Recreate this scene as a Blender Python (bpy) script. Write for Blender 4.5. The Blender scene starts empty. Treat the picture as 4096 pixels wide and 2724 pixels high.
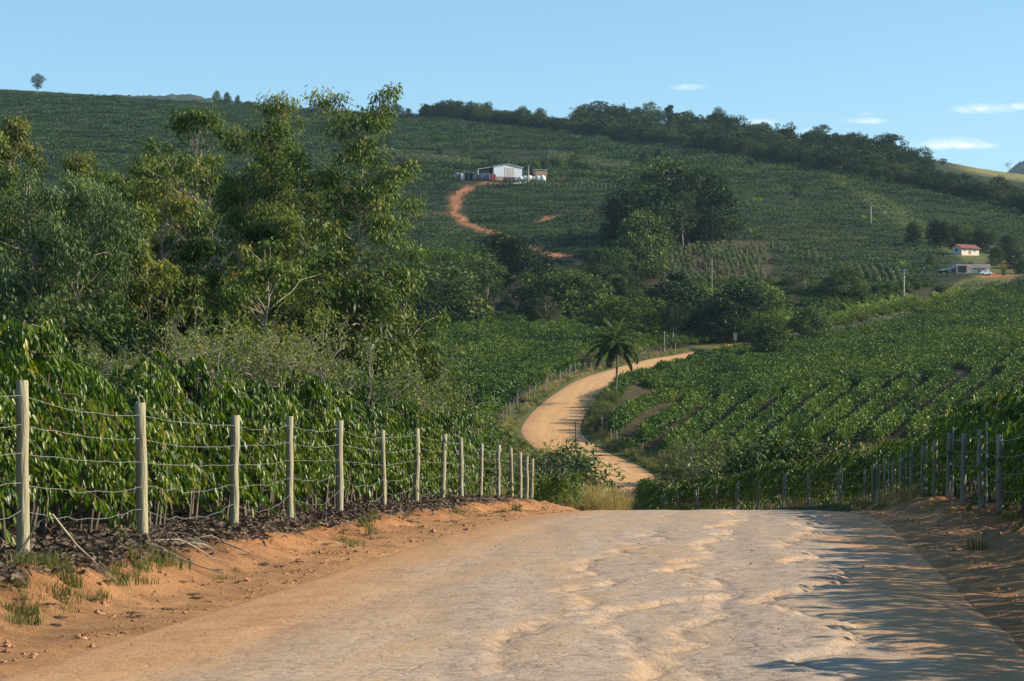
import bpy, math, random
import numpy as np
from mathutils import Vector, Matrix

# ------------------------------------------------------------------ camera, sky, sun, exposure
SC = bpy.context.scene
COL = SC.collection
F, UC, VH, EYE = 2340.0, 512.0, 416.0, 1.7      # focal length in pixels, principal column, horizon row, eye height
cam_d = bpy.data.cameras.new('camera')
cam = bpy.data.objects.new('camera', cam_d)
COL.objects.link(cam)
cam.location = (0, 0, EYE)
cam.rotation_euler = (math.radians(90), 0, 0)
cam_d.sensor_width = 36.0
cam_d.lens = F / 1024 * 36
cam_d.shift_y = (VH - 340.5) / 1024
cam_d.clip_start = 0.5
cam_d.clip_end = 20000
SC.camera = cam

SUN_EL, SUN_AZ = math.radians(27), math.radians(89)    # azimuth clockwise from +Y
sun_dir = Vector((math.sin(SUN_AZ) * math.cos(SUN_EL), math.cos(SUN_AZ) * math.cos(SUN_EL), math.sin(SUN_EL)))
sun_d = bpy.data.lights.new('sun', 'SUN')
sun_d.energy = 4.6
sun_d.angle = math.radians(0.5)
sun_d.color = (1.0, 0.86, 0.64)
sun = bpy.data.objects.new('sun', sun_d)
sun.rotation_euler = sun_dir.to_track_quat('Z', 'Y').to_euler()
sun.location = (60, 0, 60)
COL.objects.link(sun)

W = bpy.data.worlds.new('World')
SC.world = W
W.use_nodes = True
def build_world():
    nt = W.node_tree
    N, L = nt.nodes, nt.links
    N.clear()
    out = N.new('ShaderNodeOutputWorld')
    bg = N.new('ShaderNodeBackground')
    bg.inputs['Strength'].default_value = 0.098
    sky = N.new('ShaderNodeTexSky')
    sky.sky_type = 'NISHITA'
    sky.sun_disc = False
    sky.sun_elevation = SUN_EL
    sky.sun_rotation = SUN_AZ
    sky.altitude = 600
    sky.air_density = 1.0
    sky.dust_density = 0.25
    sky.ozone_density = 3.0
    # a few small fair-weather clouds, fixed by direction on the sky sphere
    tc = N.new('ShaderNodeTexCoord')
    sep = N.new('ShaderNodeSeparateXYZ')
    L.new(tc.outputs['Generated'], sep.inputs[0])
    def math_(op, a, b=None, c=None):
        m = N.new('ShaderNodeMath'); m.operation = op
        for i, v in enumerate((a, b, c)):
            if v is None: continue
            if isinstance(v, (int, float)): m.inputs[i].default_value = v
            else: L.new(v, m.inputs[i])
        return m.outputs[0]
    gx = math_('DIVIDE', sep.outputs[0], math_('MAXIMUM', sep.outputs[1], 0.01))
    gz = math_('DIVIDE', sep.outputs[2], math_('MAXIMUM', sep.outputs[1], 0.01))
    comb = N.new('ShaderNodeCombineXYZ')
    L.new(math_('MULTIPLY', gx, 1.0), comb.inputs[0]); L.new(math_('MULTIPLY', gz, 2.4), comb.inputs[1])
    nz = N.new('ShaderNodeTexNoise'); nz.inputs['Scale'].default_value = 120
    nz.inputs['Detail'].default_value = 6; nz.inputs['Roughness'].default_value = 0.6
    L.new(comb.outputs[0], nz.inputs['Vector'])
    total = None
    #      u     v   half-w half-h strength
    CL = [(687, 88, 16, 4, .8), (868, 121, 20, 4.2, .85), (955, 145.5, 34, 6.5, 1.15), (983, 110, 28, 5.5, 1.0),
          (1022, 107, 12, 4, .95), (866, 114, 8, 1.8, .5), (760, 124, 20, 5, .75), (815, 131, 16, 4, .6), (905, 150, 20, 4, .3)]
    for u, v, hw, hh, s in CL:
        a = math_('DIVIDE', math_('SUBTRACT', gx, (u - UC) / F), hw / F)
        b0 = math_('DIVIDE', math_('SUBTRACT', gz, (VH - v) / F), hh / F)
        below = math_('LESS_THAN', b0, 0.0)                      # flatter undersides
        b = math_('MULTIPLY', b0, math_('ADD', 1.0, math_('MULTIPLY', below, 0.6)))
        r2 = math_('ADD', math_('MULTIPLY', a, a), math_('MULTIPLY', b, b))
        g = math_('MULTIPLY', math_('POWER', 2.718, math_('MULTIPLY', r2, -1.0)), s)
        total = g if total is None else math_('MAXIMUM', total, g)
    front = math_('GREATER_THAN', sep.outputs[1], 0.3)
    fac = math_('MULTIPLY', total, front)
    fac = math_('SUBTRACT', math_('MULTIPLY', fac, math_('MULTIPLY', math_('SUBTRACT', nz.outputs[0], .22), 3.4)), 0.14)
    fac = math_('MULTIPLY', math_('MAXIMUM', fac, 0.0), .62)
    fac = math_('MINIMUM', fac, 0.75)
    mix = N.new('ShaderNodeMix'); mix.data_type = 'RGBA'
    L.new(fac, mix.inputs['Factor'])
    hsv = N.new('ShaderNodeHueSaturation'); hsv.inputs['Saturation'].default_value = SKY_SAT; hsv.inputs['Hue'].default_value = .486
    L.new(sky.outputs[0], hsv.inputs['Color'])
    L.new(hsv.outputs[0], mix.inputs['A'])
    mix.inputs['B'].default_value = (7.6, 7.4, 7.3, 1)
    L.new(mix.outputs['Result'], bg.inputs['Color'])
    L.new(bg.outputs[0], out.inputs['Surface'])
SKY_SAT = 1.08
build_world()
SC.view_settings.view_transform = 'Standard'
SC.view_settings.look = 'None'
SC.view_settings.exposure = 0.9
SC.view_settings.gamma = 1.0
SC.cycles.max_bounces = 6
SC.cycles.diffuse_bounces = 2
SC.cycles.glossy_bounces = 2
SC.cycles.transmission_bounces = 4
SC.cycles.volume_bounces = 0
SC.cycles.transparent_max_bounces = 6

# ------------------------------------------------------------------ small tools
RNG = np.random.default_rng(7)
random.seed(7)
_T = np.random.default_rng(3).random((256, 256))
def vnoise(x, y):
    xi = np.floor(x).astype(int); yi = np.floor(y).astype(int)
    fx = x - xi; fy = y - yi
    fx = fx * fx * (3 - 2 * fx); fy = fy * fy * (3 - 2 * fy)
    a = _T[xi & 255, yi & 255]; b = _T[(xi + 1) & 255, yi & 255]
    c = _T[xi & 255, (yi + 1) & 255]; d = _T[(xi + 1) & 255, (yi + 1) & 255]
    return (a * (1 - fx) + b * fx) * (1 - fy) + (c * (1 - fx) + d * fx) * fy
def fbm(x, y, o=4):
    s = 0.0; a = 0.5; t = 0.0
    for i in range(o):
        s = s + a * vnoise(x * 2 ** i + 17.3 * i, y * 2 ** i + 9.1 * i); t += a; a *= 0.5
    return s / t
def sstep(a, b, x):
    t = np.clip((x - a) / (b - a), 0, 1)
    return t * t * (3 - 2 * t)
def lerp(a, b, t): return a + (b - a) * t

class MB:
    """collects vertices and faces (3 or 4 corners) and links them as one mesh object"""
    def __init__(s): s.V = []; s.Fc = []; s.T = []; s.n = 0
    def add(s, v, f, tint=0.5):
        v = np.asarray(v, float).reshape(-1, 3); f = np.asarray(f, int)
        s.V.append(v); s.Fc.append(f + s.n); s.n += len(v)
        s.T.append(np.broadcast_to(np.asarray(tint, float), (len(f),)).copy())
        return s
    def mesh(s, name, mat, smooth=True):
        me = bpy.data.meshes.new(name)
        V = np.concatenate(s.V)
        me.vertices.add(len(V)); me.vertices.foreach_set('co', V.ravel())
        li = np.concatenate([f.ravel() for f in s.Fc]); lt = np.concatenate([np.full(len(f), f.shape[1]) for f in s.Fc])
        me.loops.add(len(li)); me.loops.foreach_set('vertex_index', li)
        me.polygons.add(len(lt)); me.polygons.foreach_set('loop_start', np.concatenate([[0], np.cumsum(lt)[:-1]]).astype(int))
        me.polygons.foreach_set('loop_total', lt.astype(int))
        me.polygons.foreach_set('use_smooth', np.full(len(lt), smooth))
        at = me.attributes.new('tint', 'FLOAT', 'FACE'); at.data.foreach_set('value', np.concatenate(s.T).astype(np.float32))
        me.update(calc_edges=True); me.validate()
        if mat: me.materials.append(mat)
        return me
    def build(s, name, mat, parent=None, smooth=True):
        return link(name, s.mesh(name, mat, smooth), parent)
    # shapes
    def box(s, c, d, rz=0.0, M=None):
        x, y, z = [k / 2 for k in d]
        v = np.array([[i * x, j * y, k * z] for i in (-1, 1) for j in (-1, 1) for k in (-1, 1)])
        if rz: 
            cs, sn = math.cos(rz), math.sin(rz); v = v @ np.array([[cs, sn, 0], [-sn, cs, 0], [0, 0, 1]])
        v = v + np.asarray(c)
        if M is not None: v = np.array([M @ Vector(p) for p in v])
        return s.add(v, [[0, 1, 3, 2], [4, 6, 7, 5], [0, 4, 5, 1], [2, 3, 7, 6], [0, 2, 6, 4], [1, 5, 7, 3]])
    def tube(s, P, R, k=6, cap=True, tint=.5):
        P = np.asarray(P, float); n = len(P); R = np.broadcast_to(np.asarray(R, float), (n,))
        D = np.gradient(P, axis=0); D /= np.linalg.norm(D, axis=1, keepdims=True) + 1e-9
        ref = np.array([1.0, 0, 0]) if abs(D[0][0]) < .8 else np.array([0, 1.0, 0])
        A = np.cross(D, ref); A /= np.linalg.norm(A, axis=1, keepdims=True) + 1e-9
        B = np.cross(D, A)
        th = np.arange(k) * 2 * math.pi / k
        V = P[:, None, :] + R[:, None, None] * (np.cos(th)[None, :, None] * A[:, None, :] + np.sin(th)[None, :, None] * B[:, None, :])
        V = V.reshape(-1, 3)
        i = np.arange(n - 1)[:, None] * k; j = np.arange(k)[None, :]; j2 = (j + 1) % k
        Fq = np.stack([i + j, i + j2, i + k + j2, i + k + j], -1).reshape(-1, 4)
        s.add(V, Fq, tint)
        if cap:
            V2 = np.concatenate([V[-k:], P[-1:]]); s.add(V2, [[a, (a + 1) % k, k] for a in range(k)], tint)
        return s
    def ball(s, c, r, n=8, m=6, tint=.5, noise=0, seed=0):
        r = np.broadcast_to(np.asarray(r, float), (3,))
        th = np.linspace(0, math.pi, m + 1); ph = np.arange(n) * 2 * math.pi / n
        V = np.stack([np.sin(th)[:, None] * np.cos(ph), np.sin(th)[:, None] * np.sin(ph), np.cos(th)[:, None] * np.ones(n)], -1).reshape(-1, 3)
        if noise: V = V * (1 + noise * (np.random.default_rng(seed).random(len(V))[:, None] - .5))
        i = np.arange(m)[:, None] * n; j = np.arange(n)[None, :]; j2 = (j + 1) % n
        return s.add(V * r + np.asarray(c), np.stack([i + j, i + n + j, i + n + j2, i + j2], -1).reshape(-1, 4), tint)

def link(name, data, parent=None):
    o = bpy.data.objects.new(name, data); COL.objects.link(o)
    if parent is not None: o.parent = parent
    return o
def tag(o, label, cat=None, group=None, kind=None):
    if label: o['label'] = label
    if cat: o['category'] = cat
    if group: o['group'] = group
    if kind: o['kind'] = kind
    return o
def thing(name, label, cat, loc, rz=0.0, group=None, scale=1.0):
    o = link(name, None); o.location = loc; o.rotation_euler = (0, 0, rz)
    o.scale = (scale,) * 3 if isinstance(scale, (int, float)) else scale
    o.empty_display_size = .2
    return tag(o, label, cat, group)
def dup(root, loc, rz=0.0, scale=1.0, label=None, group=None, cat=None):
    r = root.copy(); COL.objects.link(r); r.location = loc; r.rotation_euler = (0, 0, rz)
    r.scale = (scale,) * 3 if isinstance(scale, (int, float)) else scale
    for ch in list(root.children):
        c = ch.copy(); COL.objects.link(c); c.parent = r
        for g in list(ch.children):
            d = g.copy(); COL.objects.link(d); d.parent = c
    if label: r['label'] = label
    if cat: r['category'] = cat
    if group: r['group'] = group
    return r

# ------------------------------------------------------------------ leaves
def frames(D, roll):
    D = D / (np.linalg.norm(D, axis=1, keepdims=True) + 1e-9)
    ref = np.where(np.abs(D[:, 2:3]) < .9, np.array([[0, 0, 1.0]]), np.array([[1.0, 0, 0]]))
    S = np.cross(D, ref); S /= np.linalg.norm(S, axis=1, keepdims=True) + 1e-9
    N = np.cross(S, D)
    c, s_ = np.cos(roll)[:, None], np.sin(roll)[:, None]
    return D, c * S + s_ * N, c * N - s_ * S
def leaves_kite(mb, P, D, L, Wd, roll, tint):
    """one folded kite (two triangles sharing the midrib) per leaf"""
    n = len(P); D, S, N = frames(D, roll)
    L = np.broadcast_to(L, (n,))[:, None]; Wd = np.broadcast_to(Wd, (n,))[:, None]
    m = P + D * L * .45
    V = np.stack([P, m + S * Wd * .5 + N * Wd * .12, P + D * L, m - S * Wd * .5 + N * Wd * .12], 1).reshape(-1, 3)
    mb.add(V, np.arange(n * 4).reshape(n, 4), tint)
def leaves_full(mb, P, D, L, Wd, roll, tint, curl=.25):
    """pointed oval blade, folded along its midrib and curling down"""
    n = len(P); D, S, N = frames(D, roll)
    L = np.broadcast_to(L, (n,))[:, None]; Wd = np.broadcast_to(Wd, (n,))[:, None]
    g = np.array([[0, 0, -1.0]])
    def at(t, side, up): return P + D * L * t + g * L * curl * t * t + S * Wd * side + N * Wd * up
    V = np.stack([at(0, 0, 0), at(.33, 0, -.12), at(.7, 0, -.10), at(1, 0, 0),
                  at(.33, .5, .06), at(.7, .38, .05), at(.33, -.5, .06), at(.7, -.38, .05)], 1).reshape(-1, 3)
    b = (np.arange(n) * 8)[:, None]
    mb.add(V, np.concatenate([b + [[0, 1, 4]], b + [[0, 6, 1]], b + [[5, 2, 3]], b + [[2, 7, 3]]]), np.tile(tint, 4))
    mb.n -= len(V); mb.V.append(np.zeros((0, 3)))
    mb.add(np.zeros((0, 3)), np.concatenate([b + [[4, 1, 2, 5]], b + [[1, 6, 7, 2]]]), np.tile(tint, 2)); mb.n += len(V)
def rdir(rng, n):
    v = rng.normal(size=(n, 3)); return v / np.linalg.norm(v, axis=1, keepdims=True)

# ------------------------------------------------------------------ materials
def mat_new(name):
    m = bpy.data.materials.new(name); m.use_nodes = True
    nt = m.node_tree; nt.nodes.clear()
    out = nt.nodes.new('ShaderNodeOutputMaterial')
    return m, nt, nt.nodes, nt.links, out
def ramp(N, stops):
    r = N.new('ShaderNodeValToRGB'); e = r.color_ramp.elements
    while len(e) < len(stops): e.new(.5)
    for i, (p, c) in enumerate(stops):
        e[i].position = p; e[i].color = (*c, 1)
    return r
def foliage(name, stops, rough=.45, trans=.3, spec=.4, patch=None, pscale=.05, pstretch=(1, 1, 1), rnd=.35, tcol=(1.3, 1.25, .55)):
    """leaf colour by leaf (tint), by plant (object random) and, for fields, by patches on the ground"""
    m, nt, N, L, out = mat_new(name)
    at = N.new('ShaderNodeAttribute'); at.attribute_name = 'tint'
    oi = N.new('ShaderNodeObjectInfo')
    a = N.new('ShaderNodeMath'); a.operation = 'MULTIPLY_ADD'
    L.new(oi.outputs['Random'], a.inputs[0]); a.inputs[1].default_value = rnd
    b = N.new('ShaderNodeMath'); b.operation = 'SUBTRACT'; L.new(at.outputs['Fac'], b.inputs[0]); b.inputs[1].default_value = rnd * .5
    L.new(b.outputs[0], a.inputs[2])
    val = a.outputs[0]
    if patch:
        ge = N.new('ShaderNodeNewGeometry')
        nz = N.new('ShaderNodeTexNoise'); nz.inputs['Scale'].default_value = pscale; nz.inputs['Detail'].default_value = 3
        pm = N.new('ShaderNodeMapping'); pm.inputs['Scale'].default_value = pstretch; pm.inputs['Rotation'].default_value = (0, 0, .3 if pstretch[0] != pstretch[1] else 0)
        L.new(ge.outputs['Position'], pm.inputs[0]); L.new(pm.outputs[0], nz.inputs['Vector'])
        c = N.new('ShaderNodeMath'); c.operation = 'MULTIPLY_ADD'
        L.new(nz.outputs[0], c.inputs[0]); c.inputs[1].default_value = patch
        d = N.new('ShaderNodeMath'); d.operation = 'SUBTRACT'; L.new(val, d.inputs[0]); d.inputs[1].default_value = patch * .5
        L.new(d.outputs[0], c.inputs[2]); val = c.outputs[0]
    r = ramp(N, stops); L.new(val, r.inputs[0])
    p = N.new('ShaderNodeBsdfPrincipled')
    L.new(r.outputs[0], p.inputs['Base Color']); p.inputs['Roughness'].default_value = rough
    p.inputs['Specular IOR Level'].default_value = spec
    t = N.new('ShaderNodeBsdfTranslucent')
    mx = N.new('ShaderNodeMix'); mx.data_type = 'RGBA'; mx.blend_type = 'MULTIPLY'; mx.inputs['Factor'].default_value = 1
    L.new(r.outputs[0], mx.inputs['A']); mx.inputs['B'].default_value = (*tcol, 1)
    L.new(mx.outputs['Result'], t.inputs['Color'])
    ms = N.new('ShaderNodeMixShader'); ms.inputs[0].default_value = trans
    L.new(p.outputs[0], ms.inputs[1]); L.new(t.outputs[0], ms.inputs[2]); L.new(ms.outputs[0], out.inputs['Surface'])
    return m
def solid(name, col, rough=.7, var=.25, scale=3.0, metallic=0.0, bump=0.0, bscale=20.0, stretch=(1, 1, 1), spec=.3):
    """one base colour broken up by object-space noise"""
    m, nt, N, L, out = mat_new(name)
    p = N.new('ShaderNodeBsdfPrincipled'); p.inputs['Roughness'].default_value = rough; p.inputs['Metallic'].default_value = metallic
    p.inputs['Specular IOR Level'].default_value = spec
    tc = N.new('ShaderNodeTexCoord'); mp = N.new('ShaderNodeMapping'); mp.inputs['Scale'].default_value = stretch
    L.new(tc.outputs['Object'], mp.inputs[0])
    nz = N.new('ShaderNodeTexNoise'); nz.inputs['Scale'].default_value = scale; nz.inputs['Detail'].default_value = 5
    L.new(mp.outputs[0], nz.inputs['Vector'])
    c = np.array(col)
    r = ramp(N, [(.25, tuple(c * (1 - var))), (.75, tuple(np.minimum(c * (1 + var), .95)))])
    L.new(nz.outputs[0], r.inputs[0]); L.new(r.outputs[0], p.inputs['Base Color'])
    if bump:
        n2 = N.new('ShaderNodeTexNoise'); n2.inputs['Scale'].default_value = bscale; n2.inputs['Detail'].default_value = 4
        L.new(mp.outputs[0], n2.inputs['Vector'])
        bp = N.new('ShaderNodeBump'); bp.inputs['Strength'].default_value = bump; bp.inputs['Distance'].default_value = .05
        L.new(n2.outputs[0], bp.inputs['Height']); L.new(bp.outputs[0], p.inputs['Normal'])
    L.new(p.outputs[0], out.inputs['Surface'])
    return m

COFFEE = [(0, (.018, .044, .007)), (.35, (.046, .100, .009)), (.62, (.100, .170, .013)), (.94, (.15, .215, .020)), (1, (.27, .26, .035))]
M_COFFEE = foliage('coffee_leaf', COFFEE, rough=.36, trans=.38, spec=.35, rnd=.25)
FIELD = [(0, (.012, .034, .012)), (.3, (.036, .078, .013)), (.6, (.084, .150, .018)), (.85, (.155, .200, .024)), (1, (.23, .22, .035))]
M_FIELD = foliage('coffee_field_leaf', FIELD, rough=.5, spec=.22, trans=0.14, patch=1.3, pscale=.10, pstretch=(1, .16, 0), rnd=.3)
FARF = [(0, (.008, .022, .009)), (.4, (.028, .074, .026)), (.7, (.068, .140, .044)), (1, (.13, .18, .065))]  # bluish stops put part of the distance haze into the leaf colour
M_FAR = foliage('hazed_far_coffee_leaf', FARF, rough=.7, spec=.1, trans=0.12, patch=.7, pscale=.014, rnd=.7)
M_EUC = foliage('eucalyptus_leaf', [(0, (.014, .028, .009)), (.4, (.082, .138, .026)), (.75, (.165, .220, .044)), (.93, (.18, .165, .032)), (1, (.28, .20, .04))], rough=.5, spec=.25, trans=0.24, rnd=.2)
M_EUC_BLUE = foliage('willowy_leaf', [(0, (.018, .038, .018)), (.5, (.078, .135, .046)), (1, (.165, .23, .08))], rough=.5, spec=.25, trans=0.24, rnd=.2)
M_EUC_DRY = foliage('rusty_leaf', [(0, (.030, .045, .014)), (.5, (.095, .135, .035)), (.85, (.19, .190, .050)), (1, (.32, .22, .07))], rough=.5, spec=.25, trans=.3, rnd=.2)
M_YEL = foliage('yellowing_leaf', [(0, (.024, .045, .012)), (.5, (.085, .130, .026)), (.8, (.17, .190, .036)), (1, (.42, .31, .05))], rough=.5, spec=.25, trans=.3, rnd=.2)
M_DARK = foliage('dark_tree_leaf', [(0, (.009, .022, .009)), (.5, (.026, .054, .017)), (1, (.095, .145, .038))], rough=.62, spec=.14, trans=0.12, rnd=.45)
M_MID = foliage('valley_tree_leaf', [(0, (.014, .032, .012)), (.5, (.056, .098, .027)), (1, (.18, .225, .055))], rough=.62, spec=.14, trans=0.16, rnd=.5)
M_BRIGHT = foliage('bright_tree_leaf', [(0, (.035, .070, .014)), (.5, (.080, .130, .022)), (1, (.15, .18, .035))], rough=.62, spec=.14, trans=0.2, rnd=.4)
M_GREYG = foliage('grey_tree_leaf', [(0, (.050, .060, .035)), (.5, (.095, .105, .060)), (1, (.17, .16, .095))], rough=.62, spec=.14, trans=.25, rnd=.4)
M_OLIVE = foliage('ridge_wood_leaf', [(0, (.012, .024, .010)), (.5, (.050, .080, .020)), (1, (.13, .165, .034))], rough=.62, spec=.14, trans=0.12, rnd=.5)
M_PALM = foliage('palm_leaf', [(0, (.022, .036, .014)), (.45, (.070, .115, .028)), (1, (.27, .34, .10))], rough=.38, trans=.3, rnd=.2)
M_GRASS = foliage('grass_blade', [(0, (.045, .070, .018)), (.5, (.10, .125, .030)), (1, (.25, .22, .085))], rough=.55, trans=.35, rnd=.5)
M_DRYG = foliage('dry_grass_blade', [(0, (.13, .12, .045)), (.5, (.26, .21, .085)), (1, (.42, .33, .16))], rough=.6, trans=.35, rnd=.5)
M_SCRUB = foliage('scrub_leaf', [(0, (.030, .055, .016)), (.5, (.070, .105, .026)), (1, (.14, .16, .045))], rough=.5, trans=.3, rnd=.5)
M_BANANA = foliage('banana_leaf', [(0, (.05, .11, .02)), (1, (.14, .23, .05))], rough=.35, trans=.4, rnd=.3)
M_PEPPER = foliage('pepper_leaf', [(0, (.030, .055, .020)), (.5, (.115, .155, .058)), (1, (.25, .28, .11))], rough=.45, trans=0.15, rnd=.4)
M_LITTER = foliage('leaf_litter', [(0, (.045, .030, .022)), (.5, (.10, .070, .050)), (1, (.20, .145, .10))], rough=.8, trans=.05, rnd=.0, tcol=(1, 1, 1))
M_BARK = solid('bark', (.13, .105, .075), .85, .4, 4, bump=.4, stretch=(1, 1, .3))
M_PALEBARK = solid('pale_bark', (.26, .22, .17), .8, .35, 2.5, bump=.3, stretch=(1, 1, .25))
M_GREYBARK = solid('grey_bark', (.25, .225, .185), .85, .35, 5, bump=.3)
M_POST = solid('treated_post_wood', (.30, .275, .18), .75, .25, 9, bump=.5, bscale=30, stretch=(1, 1, .12))
M_OLDPOST = solid('weathered_post_wood', (.22, .195, .155), .85, .35, 6, bump=.4, stretch=(1, 1, .2))
M_DARKSHADEPOST = solid('dark_shade_post_wood', (.21, .19, .14), .85, .35, 6, bump=.4, stretch=(1, 1, .2))  # dark tone stands for hedge shade on the right fence posts
M_WIRE = solid('galvanised_wire', (.42, .41, .38), .45, .15, 5, metallic=.6)
M_STAKE = solid('pale_stake', (.34, .38, .40), .5, .15, 6)
M_CONC = solid('concrete', (.46, .45, .42), .85, .15, 2, bump=.15)
M_WOODPOLE = solid('dark_pole_wood', (.14, .12, .095), .85, .3, 5, stretch=(1, 1, .2))
M_CLOD = solid('orange_clod', (.40, .205, .105), .95, .3, 7, bump=.5)
M_TWIG = solid('dry_twig', (.34, .28, .20), .85, .3, 8)

# ------------------------------------------------------------------ the lie of the land
def smooth_curve(xs, ys):
    xs = np.asarray(xs, float); ys = np.asarray(ys, float)
    d = np.gradient(ys, xs)
    def f(x):
        x = np.clip(x, xs[0], xs[-1]); i = np.clip(np.searchsorted(xs, x) - 1, 0, len(xs) - 2)
        h = xs[i + 1] - xs[i]; t = (x - xs[i]) / h
        return ((2 * t ** 3 - 3 * t ** 2 + 1) * ys[i] + (t ** 3 - 2 * t ** 2 + t) * h * d[i] + (-2 * t ** 3 + 3 * t ** 2) * ys[i + 1] + (t ** 3 - t ** 2) * h * d[i + 1])
    return f
fenceL = smooth_curve([-20, 0, 10, 22, 32, 45.7, 55.6, 65, 69, 72, 78, 85, 100], [-8.5, -6.7, -5.75, -4.6, -3.85, -2.5, -1.66, -.89, -.4, 0, .6, 1.1, 1.9])
fenceLz = smooth_curve([-20, 0, 10, 22, 32, 45.7, 55.6, 65, 72, 85, 100, 120, 150], [.5, .5, .45, .33, .1, -.14, -.38, -.63, -.95, -1.7, -2.3, -3.2, -4.2])
fenceR = smooth_curve([-20, 0, 10, 20, 30, 41.6, 55, 65, 75, 84, 92, 97, 101.5, 106, 110.5, 115, 124, 133, 140, 150],
                      [1.6, 4.0, 5.0, 6.1, 7.3, 8.7, 10.25, 11.4, 12.5, 13.4, 14.2, 14.65, 14.2, 13.45, 12.8, 12.1, 10.8, 9.4, 8.4, 7.9])
fenceRz = smooth_curve([-20, 0, 20, 30, 41.6, 55, 65, 75, 84, 97, 101.5, 115, 124, 133, 140, 150], [.5, .5, .42, .2, -.1, -.28, -.62, -1.1, -1.4, -1.95, -2.16, -2.95, -3.6, -4.2, -4.6, -4.8])
_ry = [62, 75, 85, 97, 105, 115, 125, 137, 150, 165, 185, 205, 225, 245, 265, 283, 300, 325, 350, 400, 460, 500, 530, 580, 630, 700]
_rx = [5.2, 6.9, 8.0, 9.2, 8.5, 6.6, 4.8, 3.0, 2.6, 3.7, 7.6, 9.8, 9.0, 6.0, 4.4, 5.4, 7.1, 9.8, 12.6, 20.4, 31.6, 41, 58, 86, 113, 150]
roadC_far = smooth_curve(_ry, _rx)
_zy = [-20, 0, 21, 41, 62, 75, 85, 97, 105, 115, 125, 137, 150, 165, 185, 205, 225, 245, 265, 300, 350, 400, 460, 500, 530, 580, 630, 700]
_zz = [0, 0, 0, -.21, -.842, -1.42, -1.92, -2.5, -2.95, -3.6, -4.25, -4.9, -5.35, -5.55, -5.2, -4.4, -3.2, -1.8, 0, 3.2, 6.8, 9.7, 13.1, 15.2, 18.9, 25, 29.7, 45]
roadZ = smooth_curve(_zy, _zz)
def roadLR(y):
    y = np.asarray(y, float)
    s = np.gradient(roadC_far(np.linspace(62, 700, 640)), 1.0)
    sl = np.interp(y, np.linspace(62, 700, 640), s)
    hw = 3.75 * np.sqrt(1 + sl ** 2)
    off = np.interp(y, [12, 32], [1.45, 2.1])
    l = np.where(y < 85, fenceL(y) + off, roadC_far(y) - hw); r = np.where(y < 85, fenceR(y) - 1.65, roadC_far(y) + hw)
    w = sstep(60, 90, y)
    l = lerp(fenceL(np.minimum(y, 95)) + off, roadC_far(np.maximum(y, 62)) - hw, w)
    r = lerp(fenceR(np.minimum(y, 95)) - 1.65, roadC_far(np.maximum(y, 62)) + hw, w)
    return l, r
# far hills: picture row of the bare ground by column and distance
_TU = np.array([-500, 0, 200, 400, 550, 700, 850, 1023, 1400], float)
_TY = np.array([180, 230, 300, 400, 500, 600, 700, 850, 1000, 1100, 1300, 1600, 1800, 2300, 3000], float)
_TV = np.array([
    [470, 470, 470, 470, 490, 500, 482, 470, 460],
    [440, 440, 440, 440, 448, 462, 447, 436, 430],
    [400, 400, 400, 402, 405, 420, 405, 392, 385],
    [368, 368, 368, 368, 366, 385, 368, 352, 345],
    [340, 340, 338, 338, 328, 354, 345, 325, 318],
    [310, 310, 306, 304, 310, 316, 324, 304, 298],
    [268, 268, 266, 268, 268, 258, 268, 272, 270],
    [212, 214, 218, 224, 224, 206, 222, 242, 244],
    [170, 173, 176, 184, 185, 178, 188, 218, 226],
    [150, 153, 157, 170, 170, 163, 171, 206, 216],
    [120, 122, 128, 140, 143, 144, 153, 188, 200],
    [86, 89, 102, 114, 118, 124, 145, 177, 190],
    [85, 89, 105, 118, 123, 129, 149, 176, 190],
    [130, 135, 145, 160, 170, 175, 190, 205, 215],
    [190, 195, 205, 215, 222, 226, 238, 250, 255]], float)
_gu = np.linspace(-500, 1400, 191); _gl = np.linspace(math.log(180), math.log(3000), 220)
_g1 = np.array([np.interp(_gl, np.log(_TY), _TV[:, k]) for k in range(len(_TU))])          # col x dist
_G = np.array([np.interp(_gu, _TU, _g1[:, k]) for k in range(len(_gl))])                    # dist x col
def _blur(a, n, ax):
    for _ in range(n):
        p = np.pad(a, [(1, 1) if i == ax else (0, 0) for i in range(2)], mode='edge')
        a = (np.take(p, range(0, a.shape[ax]), ax) + 2 * a + np.take(p, range(2, a.shape[ax] + 2), ax)) / 4
    return a
_G = _blur(_blur(_G, 18, 1), 6, 0)
def far_z(x, y):
    yy = np.clip(y, 181, 2990)
    u = np.clip(UC + F * x / yy, -499, 1399)
    a = (u + 500) / 1900 * 190; b = (np.log(yy) - _gl[0]) / (_gl[-1] - _gl[0]) * 219
    i = np.clip(a.astype(int), 0, 189); j = np.clip(b.astype(int), 0, 218); fa = a - i; fb = b - j
    v = (_G[j, i] * (1 - fa) + _G[j, i + 1] * fa) * (1 - fb) + (_G[j + 1, i] * (1 - fa) + _G[j + 1, i + 1] * fa) * fb
    return EYE + (VH - v) * yy / F
def near_z(x, y):
    l, r = roadLR(y); zr = roadZ(y)
    fl, flz = fenceL(np.minimum(y, 100)), fenceLz(y)
    fr, frz = fenceR(y), fenceRz(y)
    # left bank: foot at l, lip 1.5 m further out, then the hedge floor
    topl = fl + .45
    t = np.clip((l - x) / np.maximum(l - topl, .5), 0, 1)
    zl = zr + (flz - zr) * (t ** .8 * .25 + sstep(.28, .85, t) * .75) + np.clip(fl - x, 0, 60) * .004
    topr = fr - .2
    t2 = np.clip((x - r) / np.maximum(topr - r, .5), 0, 1)
    zR = zr + (frz - zr) * (t2 ** .8 * .25 + sstep(.2, .9, t2) * .75) + np.clip(x - fr, 0, 60) * .03
    return np.where(x < (l + r) / 2, zl, zR)
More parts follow.
